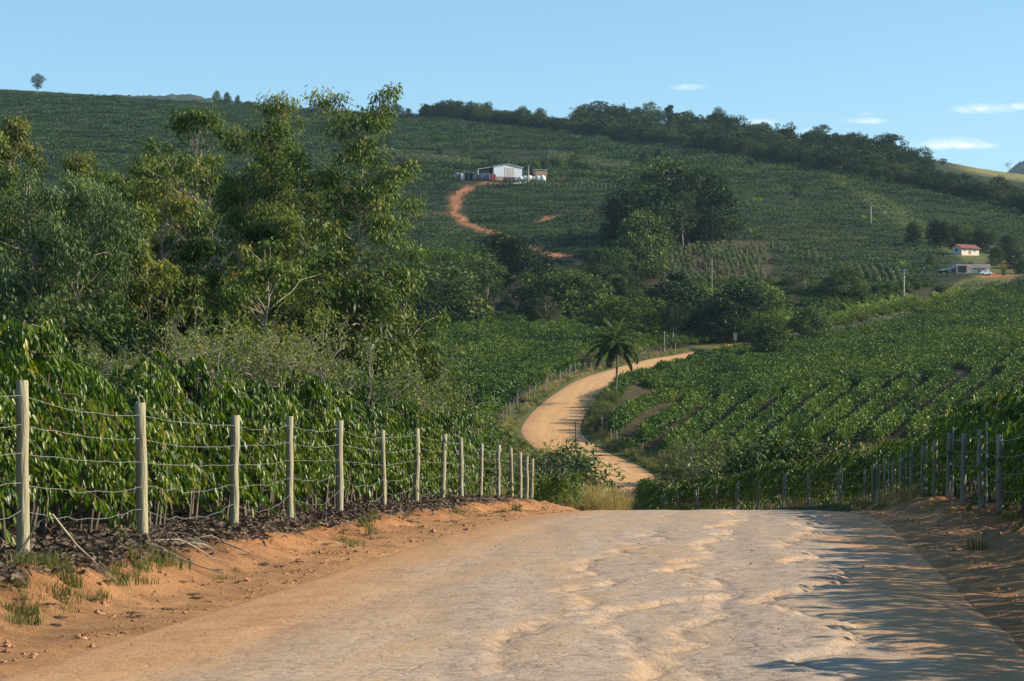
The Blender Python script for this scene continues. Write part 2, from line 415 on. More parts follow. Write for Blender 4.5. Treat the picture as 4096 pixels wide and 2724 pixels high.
def height(x, y, detail=True):
    x = np.asarray(x, float); y = np.asarray(y, float)
    l, r = roadLR(y); zr = roadZ(y)
    zn = near_z(x, y); zf = far_z(x, y)
    w = sstep(135, 195, y)
    z = zn * (1 - w) + zf * w
    d = np.maximum(np.maximum(l - x, x - r), 0)
    cw = (1 - sstep(.8, 9, d)) * sstep(135, 175, y) * (1 - sstep(640, 690, y))
    inner = sstep(240, 262, y) * (1 - sstep(325, 360, y)) * (x > r)
    z = z * (1 - cw) + (zr + np.minimum(d, 3) * (.10 + .22 * inner)) * cw
    if detail:
        out = sstep(0, 1.2, d)
        near = 1 - sstep(60, 140, y)
        z = z + out * near * ((fbm(x * 1.5, y * 1.2, 3) - .5) * .22 + (.5 - np.abs(fbm(x * 3.1, y * 3.1, 4) - .5) * 4) * .10 * sstep(0, .9, d) + (fbm(x * 8, y * 8, 3) - .5) * .13)
        z = z + out * (1 - near) * (fbm(x * .08, y * .08, 3) - .5) * np.clip(y / 400, .3, 2.5)
        ed = np.minimum(np.abs(x - l), np.abs(r - x)); z = z + near * np.exp(-(ed / .45) ** 2) * (fbm(x * 1.3, y * 1.3, 4) - .48) * .16
        inside = sstep(.1, .8, np.minimum(x - l, r - x))
        z = z - .07 * inside
        z = z + (1 - inside) * .0
    return z
def gz(x, y): return float(height(np.array([x]), np.array([y]))[0])
def at(u, Y):
    x = (u - UC) * Y / F
    return Vector((x, Y, gz(x, Y)))
def top_h(u, v, Y):
    """height above ground of something whose top shows at row v"""
    return EYE + (VH - v) * Y / F - at(u, Y).z
def proj(x, y, z): return UC + F * x / y, VH - F * (z - EYE) / y
def pick_y(u, v, y0=190, y1=1900):
    """distance where the line of sight through (u, v) meets the land, seen from the camera"""
    Y = np.linspace(y0, y1, 1800); x = (u - UC) * Y / F
    vv = VH - F * (height(x, Y, False) - EYE) / Y
    i = np.argmax(vv <= v)
    return float(Y[i]) if (vv <= v).any() else y1
def pin(u, v, y0=190):
    Y = pick_y(u, v, y0); return at(u, Y)

# ------------------------------------------------------------------ ground sheet
TRACK = [(470, 186), (464, 191), (457, 198), (453, 212), (461, 219), (477, 227), (490, 232), (512, 240), (535, 250), (565, 258), (585, 264)]
TRACK_R = [(535, 222), (560, 214), (580, 211), (605, 210), (620, 208)]
TRACK_L = [(448, 213), (420, 215), (390, 214), (350, 212)]
def track_pts(px): return np.array([list(pin(u, v, 640)) for u, v in px])
_tr = [track_pts(TRACK), track_pts(TRACK_R), track_pts(TRACK_L)]
def poly_dist(x, y, P):
    d = np.full(np.shape(x), 1e9)
    for a, b in zip(P[:-1], P[1:]):
        ab = (b - a)[:2]; t = np.clip(((x - a[0]) * ab[0] + (y - a[1]) * ab[1]) / (ab @ ab + 1e-9), 0, 1)
        d = np.minimum(d, np.hypot(x - a[0] - t * ab[0], y - a[1] - t * ab[1]))
    return d
GAP = np.array([[y * (.1640 + .08 * math.log(y / 230)), y, 0] for y in (222, 250, 280, 310, 338)] + [[69, 368, 0]], float)    # bare lane through the right-hand field
def uv_of(x, y, z): return UC + F * x / np.maximum(y, 1), VH - F * (z - EYE) / np.maximum(y, 1)
def build_ground():
    ys = np.concatenate([np.arange(-14, 12, .5), np.arange(12, 75, .17), np.arange(75, 150, .6), np.arange(150, 660, 2.2), np.geomspace(660, 3000, 190)])
    t = np.linspace(-1, 1, 521)
    k = 2.4
    Yg = np.repeat(ys[:, None], len(t), 1)
    A = 55 + .62 * np.maximum(ys, 0); x0 = np.where(ys < 150, .05 * ys, 7.5)
    kk = np.interp(ys, [0, 150, 400], [3.4, 2.2, 1.2])
    X = x0[:, None] + A[:, None] * np.sinh(kk[:, None] * t[None, :]) / np.sinh(kk)[:, None]
    Z = height(X, Yg)
    n, m = X.shape
    V = np.stack([X, Yg, Z], -1).reshape(-1, 3)
    i = np.arange(n - 1)[:, None] * m; j = np.arange(m - 1)[None, :]
    Fq = np.stack([i + j, i + j + 1, i + m + j + 1, i + m + j], -1).reshape(-1, 4)
    mb = MB(); mb.add(V, Fq)
    me = mb.mesh('ground', M_GROUND)
    # what the surface is made of, vertex by vertex
    x, y, z = V.T; u, v = uv_of(x, y, z)
    l, r = roadLR(y); d = np.maximum(np.maximum(l - x, x - r), 0)
    C = np.zeros((len(V), 3))
    dirt = np.array([.44, .215, .098]); sand = np.array([.46, .255, .125]); litter = np.array([.085, .06, .042]); shade_soil = np.array([.050, .043, .024])  # field soil darkened to stand for the shade between crop rows
    verge = np.array([.105, .115, .040]); shade_hillg = np.array([.028, .038, .017]); dryhill = np.array([.20, .19, .075]); red = np.array([.34, .155, .075])  # hill ground kept dark as painted shade between the far rows
    C[:] = shade_soil
    far = sstep(560, 720, y)[:, None]; C = C * (1 - far) + shade_hillg * far
    # verge beside the far road
    vg = ((1 - sstep(1.6, 4, d)) * sstep(75, 110, y))[:, None]; C = C * (1 - vg) + verge * vg
    sc = (sstep(120, 150, y) * (1 - sstep(215, 232, y)))[:, None] * .8; C = C * (1 - sc) + verge * sc
    nearw = (1 - sstep(80, 100, y))
    fl = fenceL(np.minimum(y, 100)); fr = fenceR(y)
    nz = fbm(x * 1.1, y * 1.1, 3) - .5
    bank = sstep(.25, .95, (x - fl) + nz * 1.8) * (x < (l + r) / 2) + sstep(-.5, .3, (fr - x) + nz * 1.4) * (x >= (l + r) / 2)
    bw = (bank * nearw)[:, None]; lw = ((1 - bank) * nearw)[:, None]
    C = C * (1 - lw) + litter * lw; C = C * (1 - bw) + dirt * bw
    sw = ((1 - sstep(.0, 1.3, d + (fbm(x * 1.2, y * .7, 3) - .5) * .9)) * nearw)[:, None]; C = C * (1 - sw) + sand * sw
    # road cuttings, orange lanes and yards on the hill
    for P, w0 in zip(_tr, (1.1, .5, .4)):
        tw = 1 - sstep(w0, w0 + 2.2, poly_dist(x, y, P) + (fbm(x * .15, y * .15, 3) - .5) * 4); tw = (tw * (y > 600))[:, None]
        C = C * (1 - tw) + red * tw
    for (uu, vv, ru, rv) in ((492, 183.5, 15, 1.6), (560, 176, 8, 1.5), (1000, 276, 24, 2.6), (1012, 263, 14, 2.4)):
        e = 1 - sstep(.7, 1.3, np.hypot((u - uu) / ru, (v - vv) / rv) + (fbm(x * .1, y * .1, 3) - .5) * .8); e = (e * (y > 600))[:, None]
        C = C * (1 - e) + red * e
    g = (1 - sstep(.8, 1.6, poly_dist(x, y, GAP)))[:, None]; C = C * (1 - g) + np.array([.16, .115, .07]) * g
    pp = ((u > 650) & (u < 770) & (v < 300) & (v > 225) & (y > 600) & (y < 760)).astype(float)[:, None] * .8; C = C * (1 - pp) + np.array([.085, .062, .042]) * pp
    h = (sstep(1350, 1500, y) * sstep(940, 985, u))[:, None]; C = C * (1 - h) + dryhill * h
    ca = me.attributes.new('zone', 'FLOAT_COLOR', 'POINT')
    ca.data.foreach_set('color', np.concatenate([C, np.ones((len(C), 1))], 1).astype(np.float32).ravel())
    return tag(link('ground', me), None, None, None, 'structure')
def ground_mat():
    m, nt, N, L, out = mat_new('earth')
    p = N.new('ShaderNodeBsdfPrincipled'); p.inputs['Roughness'].default_value = .95; p.inputs['Specular IOR Level'].default_value = .12
    at_ = N.new('ShaderNodeAttribute'); at_.attribute_name = 'zone'
    ge = N.new('ShaderNodeNewGeometry')
    def noise(s, d=5, r=.6):
        n = N.new('ShaderNodeTexNoise'); n.inputs['Scale'].default_value = s; n.inputs['Detail'].default_value = d; n.inputs['Roughness'].default_value = r
        L.new(ge.outputs['Position'], n.inputs['Vector']); return n
    n1, n2 = noise(1.6, 8, .7), noise(.12, 4)
    r1 = ramp(N, [(.28, (.55, .52, .50)), (.5, (1, 1, 1)), (.72, (1.28, 1.25, 1.2))]); L.new(n1.outputs[0], r1.inputs[0])
    r2 = ramp(N, [(.3, (.75, .78, .78)), (.7, (1.2, 1.15, 1.1))]); L.new(n2.outputs[0], r2.inputs[0])
    a = N.new('ShaderNodeMix'); a.data_type = 'RGBA'; a.blend_type = 'MULTIPLY'; a.inputs['Factor'].default_value = 1
    L.new(at_.outputs['Color'], a.inputs['A']); L.new(r1.outputs[0], a.inputs['B'])
    b = N.new('ShaderNodeMix'); b.data_type = 'RGBA'; b.blend_type = 'MULTIPLY'; b.inputs['Factor'].default_value = 1
    L.new(a.outputs['Result'], b.inputs['A']); L.new(r2.outputs[0], b.inputs['B'])
    L.new(b.outputs['Result'], p.inputs['Base Color'])
    n3 = noise(9, 8, .75)
    bp = N.new('ShaderNodeBump'); bp.inputs['Strength'].default_value = .9; bp.inputs['Distance'].default_value = .12
    L.new(n3.outputs[0], bp.inputs['Height']); L.new(bp.outputs[0], p.inputs['Normal'])
    L.new(p.outputs[0], out.inputs['Surface'])
    return m
M_GROUND = ground_mat()
build_ground()

# ------------------------------------------------------------------ road
def road_mat():
    m, nt, N, L, out = mat_new('worn_road')
    p = N.new('ShaderNodeBsdfPrincipled'); p.inputs['Roughness'].default_value = .9; p.inputs['Specular IOR Level'].default_value = .15
    a1 = N.new('ShaderNodeAttribute'); a1.attribute_name = 'sand'
    a2 = N.new('ShaderNodeAttribute'); a2.attribute_name = 'lane'       # across, along, dirt share
    sp = N.new('ShaderNodeSeparateXYZ'); L.new(a2.outputs['Vector'], sp.inputs[0])
    def mapped(sx, sy):
        mp = N.new('ShaderNodeMapping'); mp.inputs['Scale'].default_value = (sx, sy, 0); L.new(a2.outputs['Vector'], mp.inputs[0]); return mp.outputs[0]
    def noise(vec, s, d=6, r=.6, dist=0):
        n = N.new('ShaderNodeTexNoise'); n.inputs['Scale'].default_value = s; n.inputs['Detail'].default_value = d; n.inputs['Roughness'].default_value = r
        n.inputs['Distortion'].default_value = dist
        L.new(vec, n.inputs['Vector']); return n.outputs[0]
    def mth(op, a, b=None, c=None, clamp=False):
        q = N.new('ShaderNodeMath'); q.operation = op; q.use_clamp = clamp
        for i, v in enumerate((a, b, c)):
            if v is None: continue
            if isinstance(v, (int, float)): q.inputs[i].default_value = v
            else: L.new(v, q.inputs[i])
        return q.outputs[0]
    streak = noise(mapped(1.6, .22), 1.0, 7, .62)
    patch = noise(mapped(.5, .16), 1.0, 4, .6, .6)
    grain = noise(mapped(9, 5), 1.0, 8, .7)
    # stone setts: small, worn, half buried
    vo = N.new('ShaderNodeTexVoronoi'); vo.feature = 'DISTANCE_TO_EDGE'; vo.inputs['Scale'].default_value = 1.0; vo.inputs['Randomness'].default_value = .75
    L.new(mapped(5.5, 8.5), vo.inputs['Vector'])
    joint = mth('SUBTRACT', 1.0, mth('MULTIPLY', vo.outputs['Distance'], 6.0, clamp=True), clamp=True)
    sandf = mth('ADD', mth('MULTIPLY', a1.outputs['Fac'], .8), mth('MULTIPLY', mth('SUBTRACT', streak, .45), 2.2))
    sandf = mth('ADD', sandf, mth('MULTIPLY', mth('SUBTRACT', patch, .5), 1.3), clamp=True)
    sandf = mth('ADD', sandf, mth('MULTIPLY', joint, .12), clamp=True)
    sandf = mth('SUBTRACT', sandf, mth('MULTIPLY', sp.outputs[0], .10), clamp=True)
    stone = ramp(N, [(.2, (.32, .24, .18)), (.5, (.43, .335, .258)), (.8, (.53, .42, .335))]); L.new(grain, stone.inputs[0])
    sand = ramp(N, [(.2, (.40, .235, .11)), (.6, (.53, .335, .17)), (.9, (.62, .42, .23))]); L.new(noise(mapped(2.5, 1.0), 1.0, 7, .65), sand.inputs[0])
    mx = N.new('ShaderNodeMix'); mx.data_type = 'RGBA'; L.new(sandf, mx.inputs['Factor']); L.new(stone.outputs[0], mx.inputs['A']); L.new(sand.outputs[0], mx.inputs['B'])
    dirt = ramp(N, [(.2, (.44, .24, .105)), (.5, (.58, .34, .155)), (.85, (.68, .45, .23))])
    L.new(mth('ADD', mth('MULTIPLY', noise(mapped(1.3, .05), 1.0, 5, .6), .7), mth('MULTIPLY', grain, .3)), dirt.inputs[0])
    m2 = N.new('ShaderNodeMix'); m2.data_type = 'RGBA'; L.new(sp.outputs[2], m2.inputs['Factor']); L.new(mx.outputs['Result'], m2.inputs['A']); L.new(dirt.outputs[0], m2.inputs['B'])
    L.new(m2.outputs['Result'], p.inputs['Base Color'])
    dk = N.new('ShaderNodeMix'); dk.data_type = 'RGBA'; dk.blend_type = 'MULTIPLY'; L.new(mth('MULTIPLY', mth('MULTIPLY', joint, mth('SUBTRACT', 1.0, sandf, clamp=True)), mth('SUBTRACT', mth('MULTIPLY', noise(mapped(3.0, 1.6), 1.0, 3, .6), 3.0), 1.0, clamp=True)), dk.inputs['Factor']); ra = N.new('ShaderNodeAttribute'); ra.attribute_name = 'rim'; rc = ramp(N, [(.25, (.36, .185, .088)), (.5, (.46, .255, .125)), (.8, (.55, .33, .18))]); L.new(noise(mapped(2.2, 2.0), 1.0, 7, .68), rc.inputs[0]); m3 = N.new('ShaderNodeMix'); m3.data_type = 'RGBA'; L.new(ra.outputs['Fac'], m3.inputs['Factor']); L.new(m2.outputs['Result'], m3.inputs['A']); L.new(rc.outputs[0], m3.inputs['B']); L.new(m3.outputs['Result'], dk.inputs['A']); dk.inputs['B'].default_value = (.50, .44, .40, 1); L.new(dk.outputs['Result'], p.inputs['Base Color'])
    grit = noise(mapped(38, 20), 1.0, 4, .75)
    hgt = mth('ADD', mth('MULTIPLY', grit, 1.1), mth('MULTIPLY', joint, -.45)); hgt = mth('ADD', hgt, mth('ADD', mth('MULTIPLY', grain, .8), mth('MULTIPLY', streak, .9)))
    bp = N.new('ShaderNodeBump'); bp.inputs['Strength'].default_value = .6; bp.inputs['Distance'].default_value = .018
    L.new(hgt, bp.inputs['Height']); L.new(bp.outputs[0], p.inputs['Normal'])
    L.new(p.outputs[0], out.inputs['Surface'])
    return m
CRACKS = [([8, 15.2, 18, 20.5, 24, 28, 33, 40, 50, 64], [1.6, 2.15, 2.55, 2.35, 3.15, 3.55, 4.1, 5.2, 6.4, 7.6]),
          ([8, 15, 17, 19.8, 22, 26, 31, 38, 45, 52, 64], [.3, .75, .95, 1.07, 1.75, 2.0, 2.75, 3.3, 4.3, 5.0, 6.0]),
          ([8, 15, 18, 22, 27, 33, 40], [-.6, -.2, .25, .7, 1.15, 1.9, 2.5]),
          ([8, 15, 18, 23, 28], [.9, 1.4, 1.5, 2.2, 2.75])]
def build_road():
    ys = np.concatenate([np.arange(-14, 11, .4), np.arange(11, 66, .09), np.arange(66, 120, .5), np.arange(120, 640, 1.5)])
    t = np.linspace(0, 1, 121)
    l, r = roadLR(ys)
    X = l[:, None] + (r - l)[:, None] * t[None, :]; Y = np.repeat(ys[:, None], len(t), 1)
    Z = np.repeat(roadZ(ys)[:, None], len(t), 1)
    e = np.minimum(X - l[:, None], r[:, None] - X)                   # distance to the nearer edge
    crown = .05 * (1 - (2 * t[None, :] - 1) ** 2)
    near = 1 - sstep(66, 100, Y)
    Z = Z + crown + .012
    Z = Z + near * ((fbm(X * .9, Y * .10, 3) - .5) * .04 + (fbm(X * 3.0, Y * .28, 4) - .5) * .014 + (fbm(X * 9 + 40, Y * 6, 3) - .5) * .010)
    sand = np.zeros_like(X)
    xc_ = X - (l + r)[:, None] / 2
    for rc in (-2.1, -.55, 1.0, 2.4): Z = Z - near * .012 * np.exp(-((xc_ - rc + (fbm(Y * .12, Y * 0 + rc, 3) - .5) * .9) / .26) ** 2)
    for k, (cy, cx) in enumerate(CRACKS):
        f = smooth_curve(cy, cx)
        wob = (fbm(Y * .55 + 31 * k, np.full_like(Y, 3.7 * k), 4) - .5) * 1.1 + (fbm(Y * 2.2 + 11 * k, np.full_like(Y, 1.7 * k), 4) - .5) * .5 + (fbm(X * 5, Y * 5, 3) - .5) * .25
        dd = X - (f(Y) + wob)
        fade = sstep(cy[0], cy[0] + 3, Y) * (1 - sstep(cy[-1] - 6, cy[-1], Y)) * (.55 + .9 * fbm(Y * .35 + 5 * k, np.full_like(Y, k * 9.1), 2))
        Z = Z - fade * (.020 if k < 2 else .008) * sstep(-.10, .02, dd) * (1 - sstep(.1, 1.5, dd))
        Z = Z - fade * .030 * np.exp(-(dd / .05) ** 2)
        sand = np.maximum(sand, fade * np.exp(-((dd + .04) / .11) ** 2) * (.36 if k < 2 else .2))
        sand = np.maximum(sand, fade * .05 * np.exp(-((dd - .15) / .25) ** 2))
    le = X - l[:, None]; re = r[:, None] - X
    sand = np.maximum(sand, 1 - sstep(.5, 1.5, le + (fbm(X * .6, Y * .25, 3) - .5) * .8)); sand = np.maximum(sand, 1 - sstep(.7, 1.9, re + (fbm(X * .6 + 9, Y * .25, 3) - .5) * .8))
    Z = Z - .16 * (1 - sstep(0, .5, e)) - .03 * (1 - sstep(.2, 1.4, e))
    dirt = sstep(66, 80, Y)
    n, m = X.shape
    i = np.arange(n - 1)[:, None] * m; j = np.arange(m - 1)[None, :]
    mb = MB(); mb.add(np.stack([X, Y, Z], -1).reshape(-1, 3), np.stack([i + j, i + j + 1, i + m + j + 1, i + m + j], -1).reshape(-1, 4))
    me = mb.mesh('dirt_road', road_mat())
    a = me.attributes.new('sand', 'FLOAT', 'POINT'); a.data.foreach_set('value', sand.astype(np.float32).ravel())
    rim = np.maximum(1 - sstep(.5, 2.3, le + (fbm(X * .8, Y * .35, 4) - .5) * 1.7), 1 - sstep(.5, 2.0, re + (fbm(X * .8 + 5, Y * .35, 4) - .5) * 1.5))
    lane = np.stack([X - (l + r)[:, None] / 2, Y, dirt], -1).astype(np.float32)
    a = me.attributes.new('rim', 'FLOAT', 'POINT'); a.data.foreach_set('value', rim.astype(np.float32).ravel())
    a = me.attributes.new('lane', 'FLOAT_VECTOR', 'POINT'); a.data.foreach_set('vector', lane.ravel())
    tag(link('dirt_road', me), 'unpaved orange and pale stone road dipping over a crest and winding uphill', None, None, 'structure')
build_road()

# ------------------------------------------------------------------ scattering for masses nobody could count
def scatter(name, protos, P, RZ, S, idx, label, tilt=None):
    n = len(P)
    me = bpy.data.meshes.new(name); me.vertices.add(n); me.vertices.foreach_set('co', np.asarray(P, np.float32).ravel())
    rot = np.zeros((n, 3), np.float32); rot[:, 2] = RZ
    if tilt is not None: rot[:, :2] = tilt
    a = me.attributes.new('rot', 'FLOAT_VECTOR', 'POINT'); a.data.foreach_set('vector', rot.ravel())
    S = np.asarray(S, np.float32)
    if S.ndim == 1: S = np.repeat(S[:, None], 3, 1)
    a = me.attributes.new('scl', 'FLOAT_VECTOR', 'POINT'); a.data.foreach_set('vector', S.ravel())
    a = me.attributes.new('pick', 'INT', 'POINT'); a.data.foreach_set('value', np.asarray(idx, np.int32))
    o = link(name, me)
    g = bpy.data.node_groups.new(name + '_nodes', 'GeometryNodeTree')
    g.interface.new_socket('Geometry', in_out='INPUT', socket_type='NodeSocketGeometry')
    g.interface.new_socket('Geometry', in_out='OUTPUT', socket_type='NodeSocketGeometry')
    N, L = g.nodes, g.links
    gi = N.new('NodeGroupInput'); go = N.new('NodeGroupOutput')
    iop = N.new('GeometryNodeInstanceOnPoints'); j = N.new('GeometryNodeJoinGeometry')
    for pr in reversed(protos):
        oi = N.new('GeometryNodeObjectInfo'); oi.transform_space = 'ORIGINAL'; oi.inputs['Object'].default_value = pr; oi.inputs['As Instance'].default_value = True
        L.new(oi.outputs['Geometry'], j.inputs[0])
    def named(t, nm):
        q = N.new('GeometryNodeInputNamedAttribute'); q.data_type = t; q.inputs['Name'].default_value = nm; return q.outputs['Attribute']
    e2r = N.new('FunctionNodeEulerToRotation')
    L.new(named('FLOAT_VECTOR', 'rot'), e2r.inputs[0])
    L.new(gi.outputs[0], iop.inputs['Points']); L.new(j.outputs[0], iop.inputs['Instance'])
    iop.inputs['Pick Instance'].default_value = True
    L.new(named('INT', 'pick'), iop.inputs['Instance Index'])
    L.new(e2r.outputs[0], iop.inputs['Rotation']); L.new(named('FLOAT_VECTOR', 'scl'), iop.inputs['Scale'])
    L.new(iop.outputs[0], go.inputs[0])
    o.modifiers.new('scatter', 'NODES').node_group = g
    return tag(o, label, None, None, 'stuff')

# ------------------------------------------------------------------ coffee
def coffee_mesh(seed, h=2.15, rad=.95, nleaf=2700):
    """drooping laterals off a few upright stems, leaves in hanging pairs"""
    rng = np.random.default_rng(seed); leaf = MB(); wood = MB()
    P, D = [], []
    for s in range(4):
        a = rng.random() * 6.28; b = np.array([math.cos(a), math.sin(a), 0]) * .18
        tp = b * (2.2 + rng.random()) + [0, 0, h * (.82 + .12 * rng.random())]
        ts = np.linspace(0, 1, 6)[:, None]
        wood.tube(b + (tp - b) * ts + np.array([[0, 0, .0]]), np.linspace(.026, .008, 6), 5)
    nb = nleaf // 18
    for i in range(nb):
        z = h * (.26 + .74 * rng.random() ** .65); a = rng.random() * 6.28
        out = rad * (.45 + .62 * rng.random()) * (1 + .28 * math.sin(3 * a + seed) * (.5 + rng.random())) * (1 - .50 * max(0, (z / h - .45) / .55) ** 2)
        p0 = np.array([0, 0, z]) + rng.normal(size=3) * [.15, .15, .05]
        t = np.linspace(.35, 1, 9)[:, None] ** .8
        dirn = np.array([math.cos(a), math.sin(a), 0])
        rise = .25 + .25 * rng.random(); sag = .55 + .35 * rng.random()
        br = p0 + dirn * out * t + np.array([0, 0, 1]) * (rise * t - sag * t * t) * out
        if i % 3 == 0: wood.tube(np.vstack([p0, br]), np.linspace(.009, .003, 10), 3, False)
        br = br[br[:, 2] > .12]
        for q in br:
            for sgn in (-1, 1):
                side = np.cross(dirn, [0, 0, 1]) * sgn
                P.append(q); D.append(side * .40 + dirn * .28 + np.array([0, 0, -1.0]) + rng.normal(size=3) * .22)
    P = np.array(P); D = np.array(D); n = len(P)
    L = rng.uniform(.06, .13, n)
    hr = np.clip(P[:, 2] / h, 0, 1)
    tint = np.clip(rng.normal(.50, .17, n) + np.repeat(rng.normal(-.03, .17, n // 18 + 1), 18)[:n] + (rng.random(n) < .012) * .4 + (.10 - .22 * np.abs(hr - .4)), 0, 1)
    leaves_full(leaf, P, D, L, L * .40, rng.normal(0, .5, n), tint)
    return leaf, wood
coffee_near = []
def build_coffee_protos():
    for k in range(5):
        leaf, wood = coffee_mesh(20 + k, h=2.1 + .12 * (k % 3))
        root = thing('coffee_bush', 'x', 'coffee bush', (0, 0, -50))
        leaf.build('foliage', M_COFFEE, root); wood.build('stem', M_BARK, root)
        coffee_near.append(root)
build_coffee_protos()
_used = set()
def place(root, loc, rz, sc, label, group, cat=None):
    """the first time moves the thing itself, then copies it"""
    if root.name in _used: return dup(root, loc, rz, sc, label, group, cat)
    _used.add(root.name)
    root.location = loc; root.rotation_euler = (0, 0, rz); root.scale = (sc,) * 3 if isinstance(sc, (int, float)) else sc
    root['label'] = label
    if group: root['group'] = group
    elif 'group' in root: del root['group']
    if cat: root['category'] = cat
    return root
def coffee_row(off, side, y0, y1, step, label, group, rng, smin=.92, smax=1.12, xmax=None):
    y = y0
    while y < y1:
        x = (fenceL(min(y, 100)) - off) if side < 0 else (fenceR(y) + off)
        x = float(x) + rng.normal() * .12
        place(coffee_near[rng.integers(5)], (x, y, gz(x, y) - .03), rng.random() * 6.28, (rng.uniform(smin, smax), rng.uniform(smin, smax), rng.uniform(smin, smax) * ((.80 if y > 13 else .62) if side > 0 and y < 18.5 else .84 if side > 0 and y < 36 else 1) * (1.0 if side > 0 else 1.02)), label, group)
        y += step * rng.uniform(.85, 1.15)
def build_near_coffee():
    rng = np.random.default_rng(5)
    coffee_row(1.2, -1, 19, 75, 1.4, 'glossy drooping coffee bush in the front row, right behind the left wire fence', 'coffee bushes in the first row behind the left fence', rng, .85, 1.14)
    coffee_row(3.3, -1, 26, 76, 1.2, 'coffee bush in the second row back from the left fence, only its top showing', 'coffee bushes in the second row behind the left fence', rng, .95, 1.15)
    coffee_row(5.6, -1, 33, 76, 1.25, 'coffee bush top in the third row back from the left fence', 'coffee bushes in the third row behind the left fence', rng, .98, 1.14)
    coffee_row(8.0, -1, 38, 74, 1.3, 'coffee bush top in the rearmost row, below the tall eucalyptus trees', 'coffee bushes in the rearmost row below the eucalyptus', rng, 1.0, 1.15)
    coffee_row(1.05, 1, 8, 157, 1.06, 'shaded coffee bush in the hedge behind the right wire fence', 'coffee bushes in the hedge behind the right fence', rng, .86, 1.14)
    coffee_row(3.3, 1, 10, 98, 1.5, 'coffee bush in the second row behind the right wire fence, sunlit top', 'coffee bushes in the second row behind the right fence', rng, .9, 1.05)
    for y in np.linspace(79, 96, 9):
        for k in range(2):
            x = fenceL(min(y, 100)) - .3 + 1.1 * k + rng.normal() * .2
            place(coffee_near[rng.integers(5)], (x, y, gz(x, y) - .05), rng.random() * 6.28, rng.uniform(.52, .68), 'coffee bush just past the end of the left bank, beside the dry grass', 'coffee bushes past the end of the left bank')
build_near_coffee()

# ------------------------------------------------------------------ coffee of the fields, one mass
def bush_far(seed, h, rad, n, L, Wd):
    rng = np.random.default_rng(seed); mb = MB()
    d = rdir(rng, n); d[:, 2] = np.abs(d[:, 2]) * 1.0 - .15
    rr = rng.uniform(.62, 1.05, n)[:, None]
    P = d * rr * [rad, rad, h * .55] + [0, 0, h * .48]
    D = d * .6 + rdir(rng, n) * .5 + [0, 0, -.5]
    leaves_kite(mb, P, D, rng.uniform(.7, 1.25, n) * L, Wd, rng.normal(0, .5, n), np.clip(rng.normal(.42, .17, n) + .40 * (P[:, 2] / h - .55), 0, 1))  # tint rises with height, painting lit tops and shaded lower leaves
    return mb
def row_far(seed, length, h, w, n, L, Wd):
    rng = np.random.default_rng(seed); mb = MB()
    x = rng.uniform(-.5, .5, n) * length; th = rng.uniform(-.25, math.pi + .25, n)
    k = 1 + .22 * np.sin(x * 2.6 + seed) + .15 * rng.normal(size=n)
    P = np.stack([x, np.cos(th) * w * .5 * k, np.maximum(h * .3 + np.sin(th) * h * .7 * k, .1)], -1)
    D = np.stack([rng.normal(size=n) * .6, np.cos(th), np.sin(th) * .5 - .5], -1) + rdir(rng, n) * .4
    leaves_kite(mb, P, D, rng.uniform(.7, 1.3, n) * L, Wd, rng.normal(0, .5, n), np.clip(rng.normal(.42, .2, n) + (fbm(x * .55 + seed * 7, x * 0 + seed, 2) - .5) * .9 + (P[:, 2] / h - .62) * .7, 0, 1))  # lower leaves coloured darker so row tops look lit, fronts shaded
    return mb
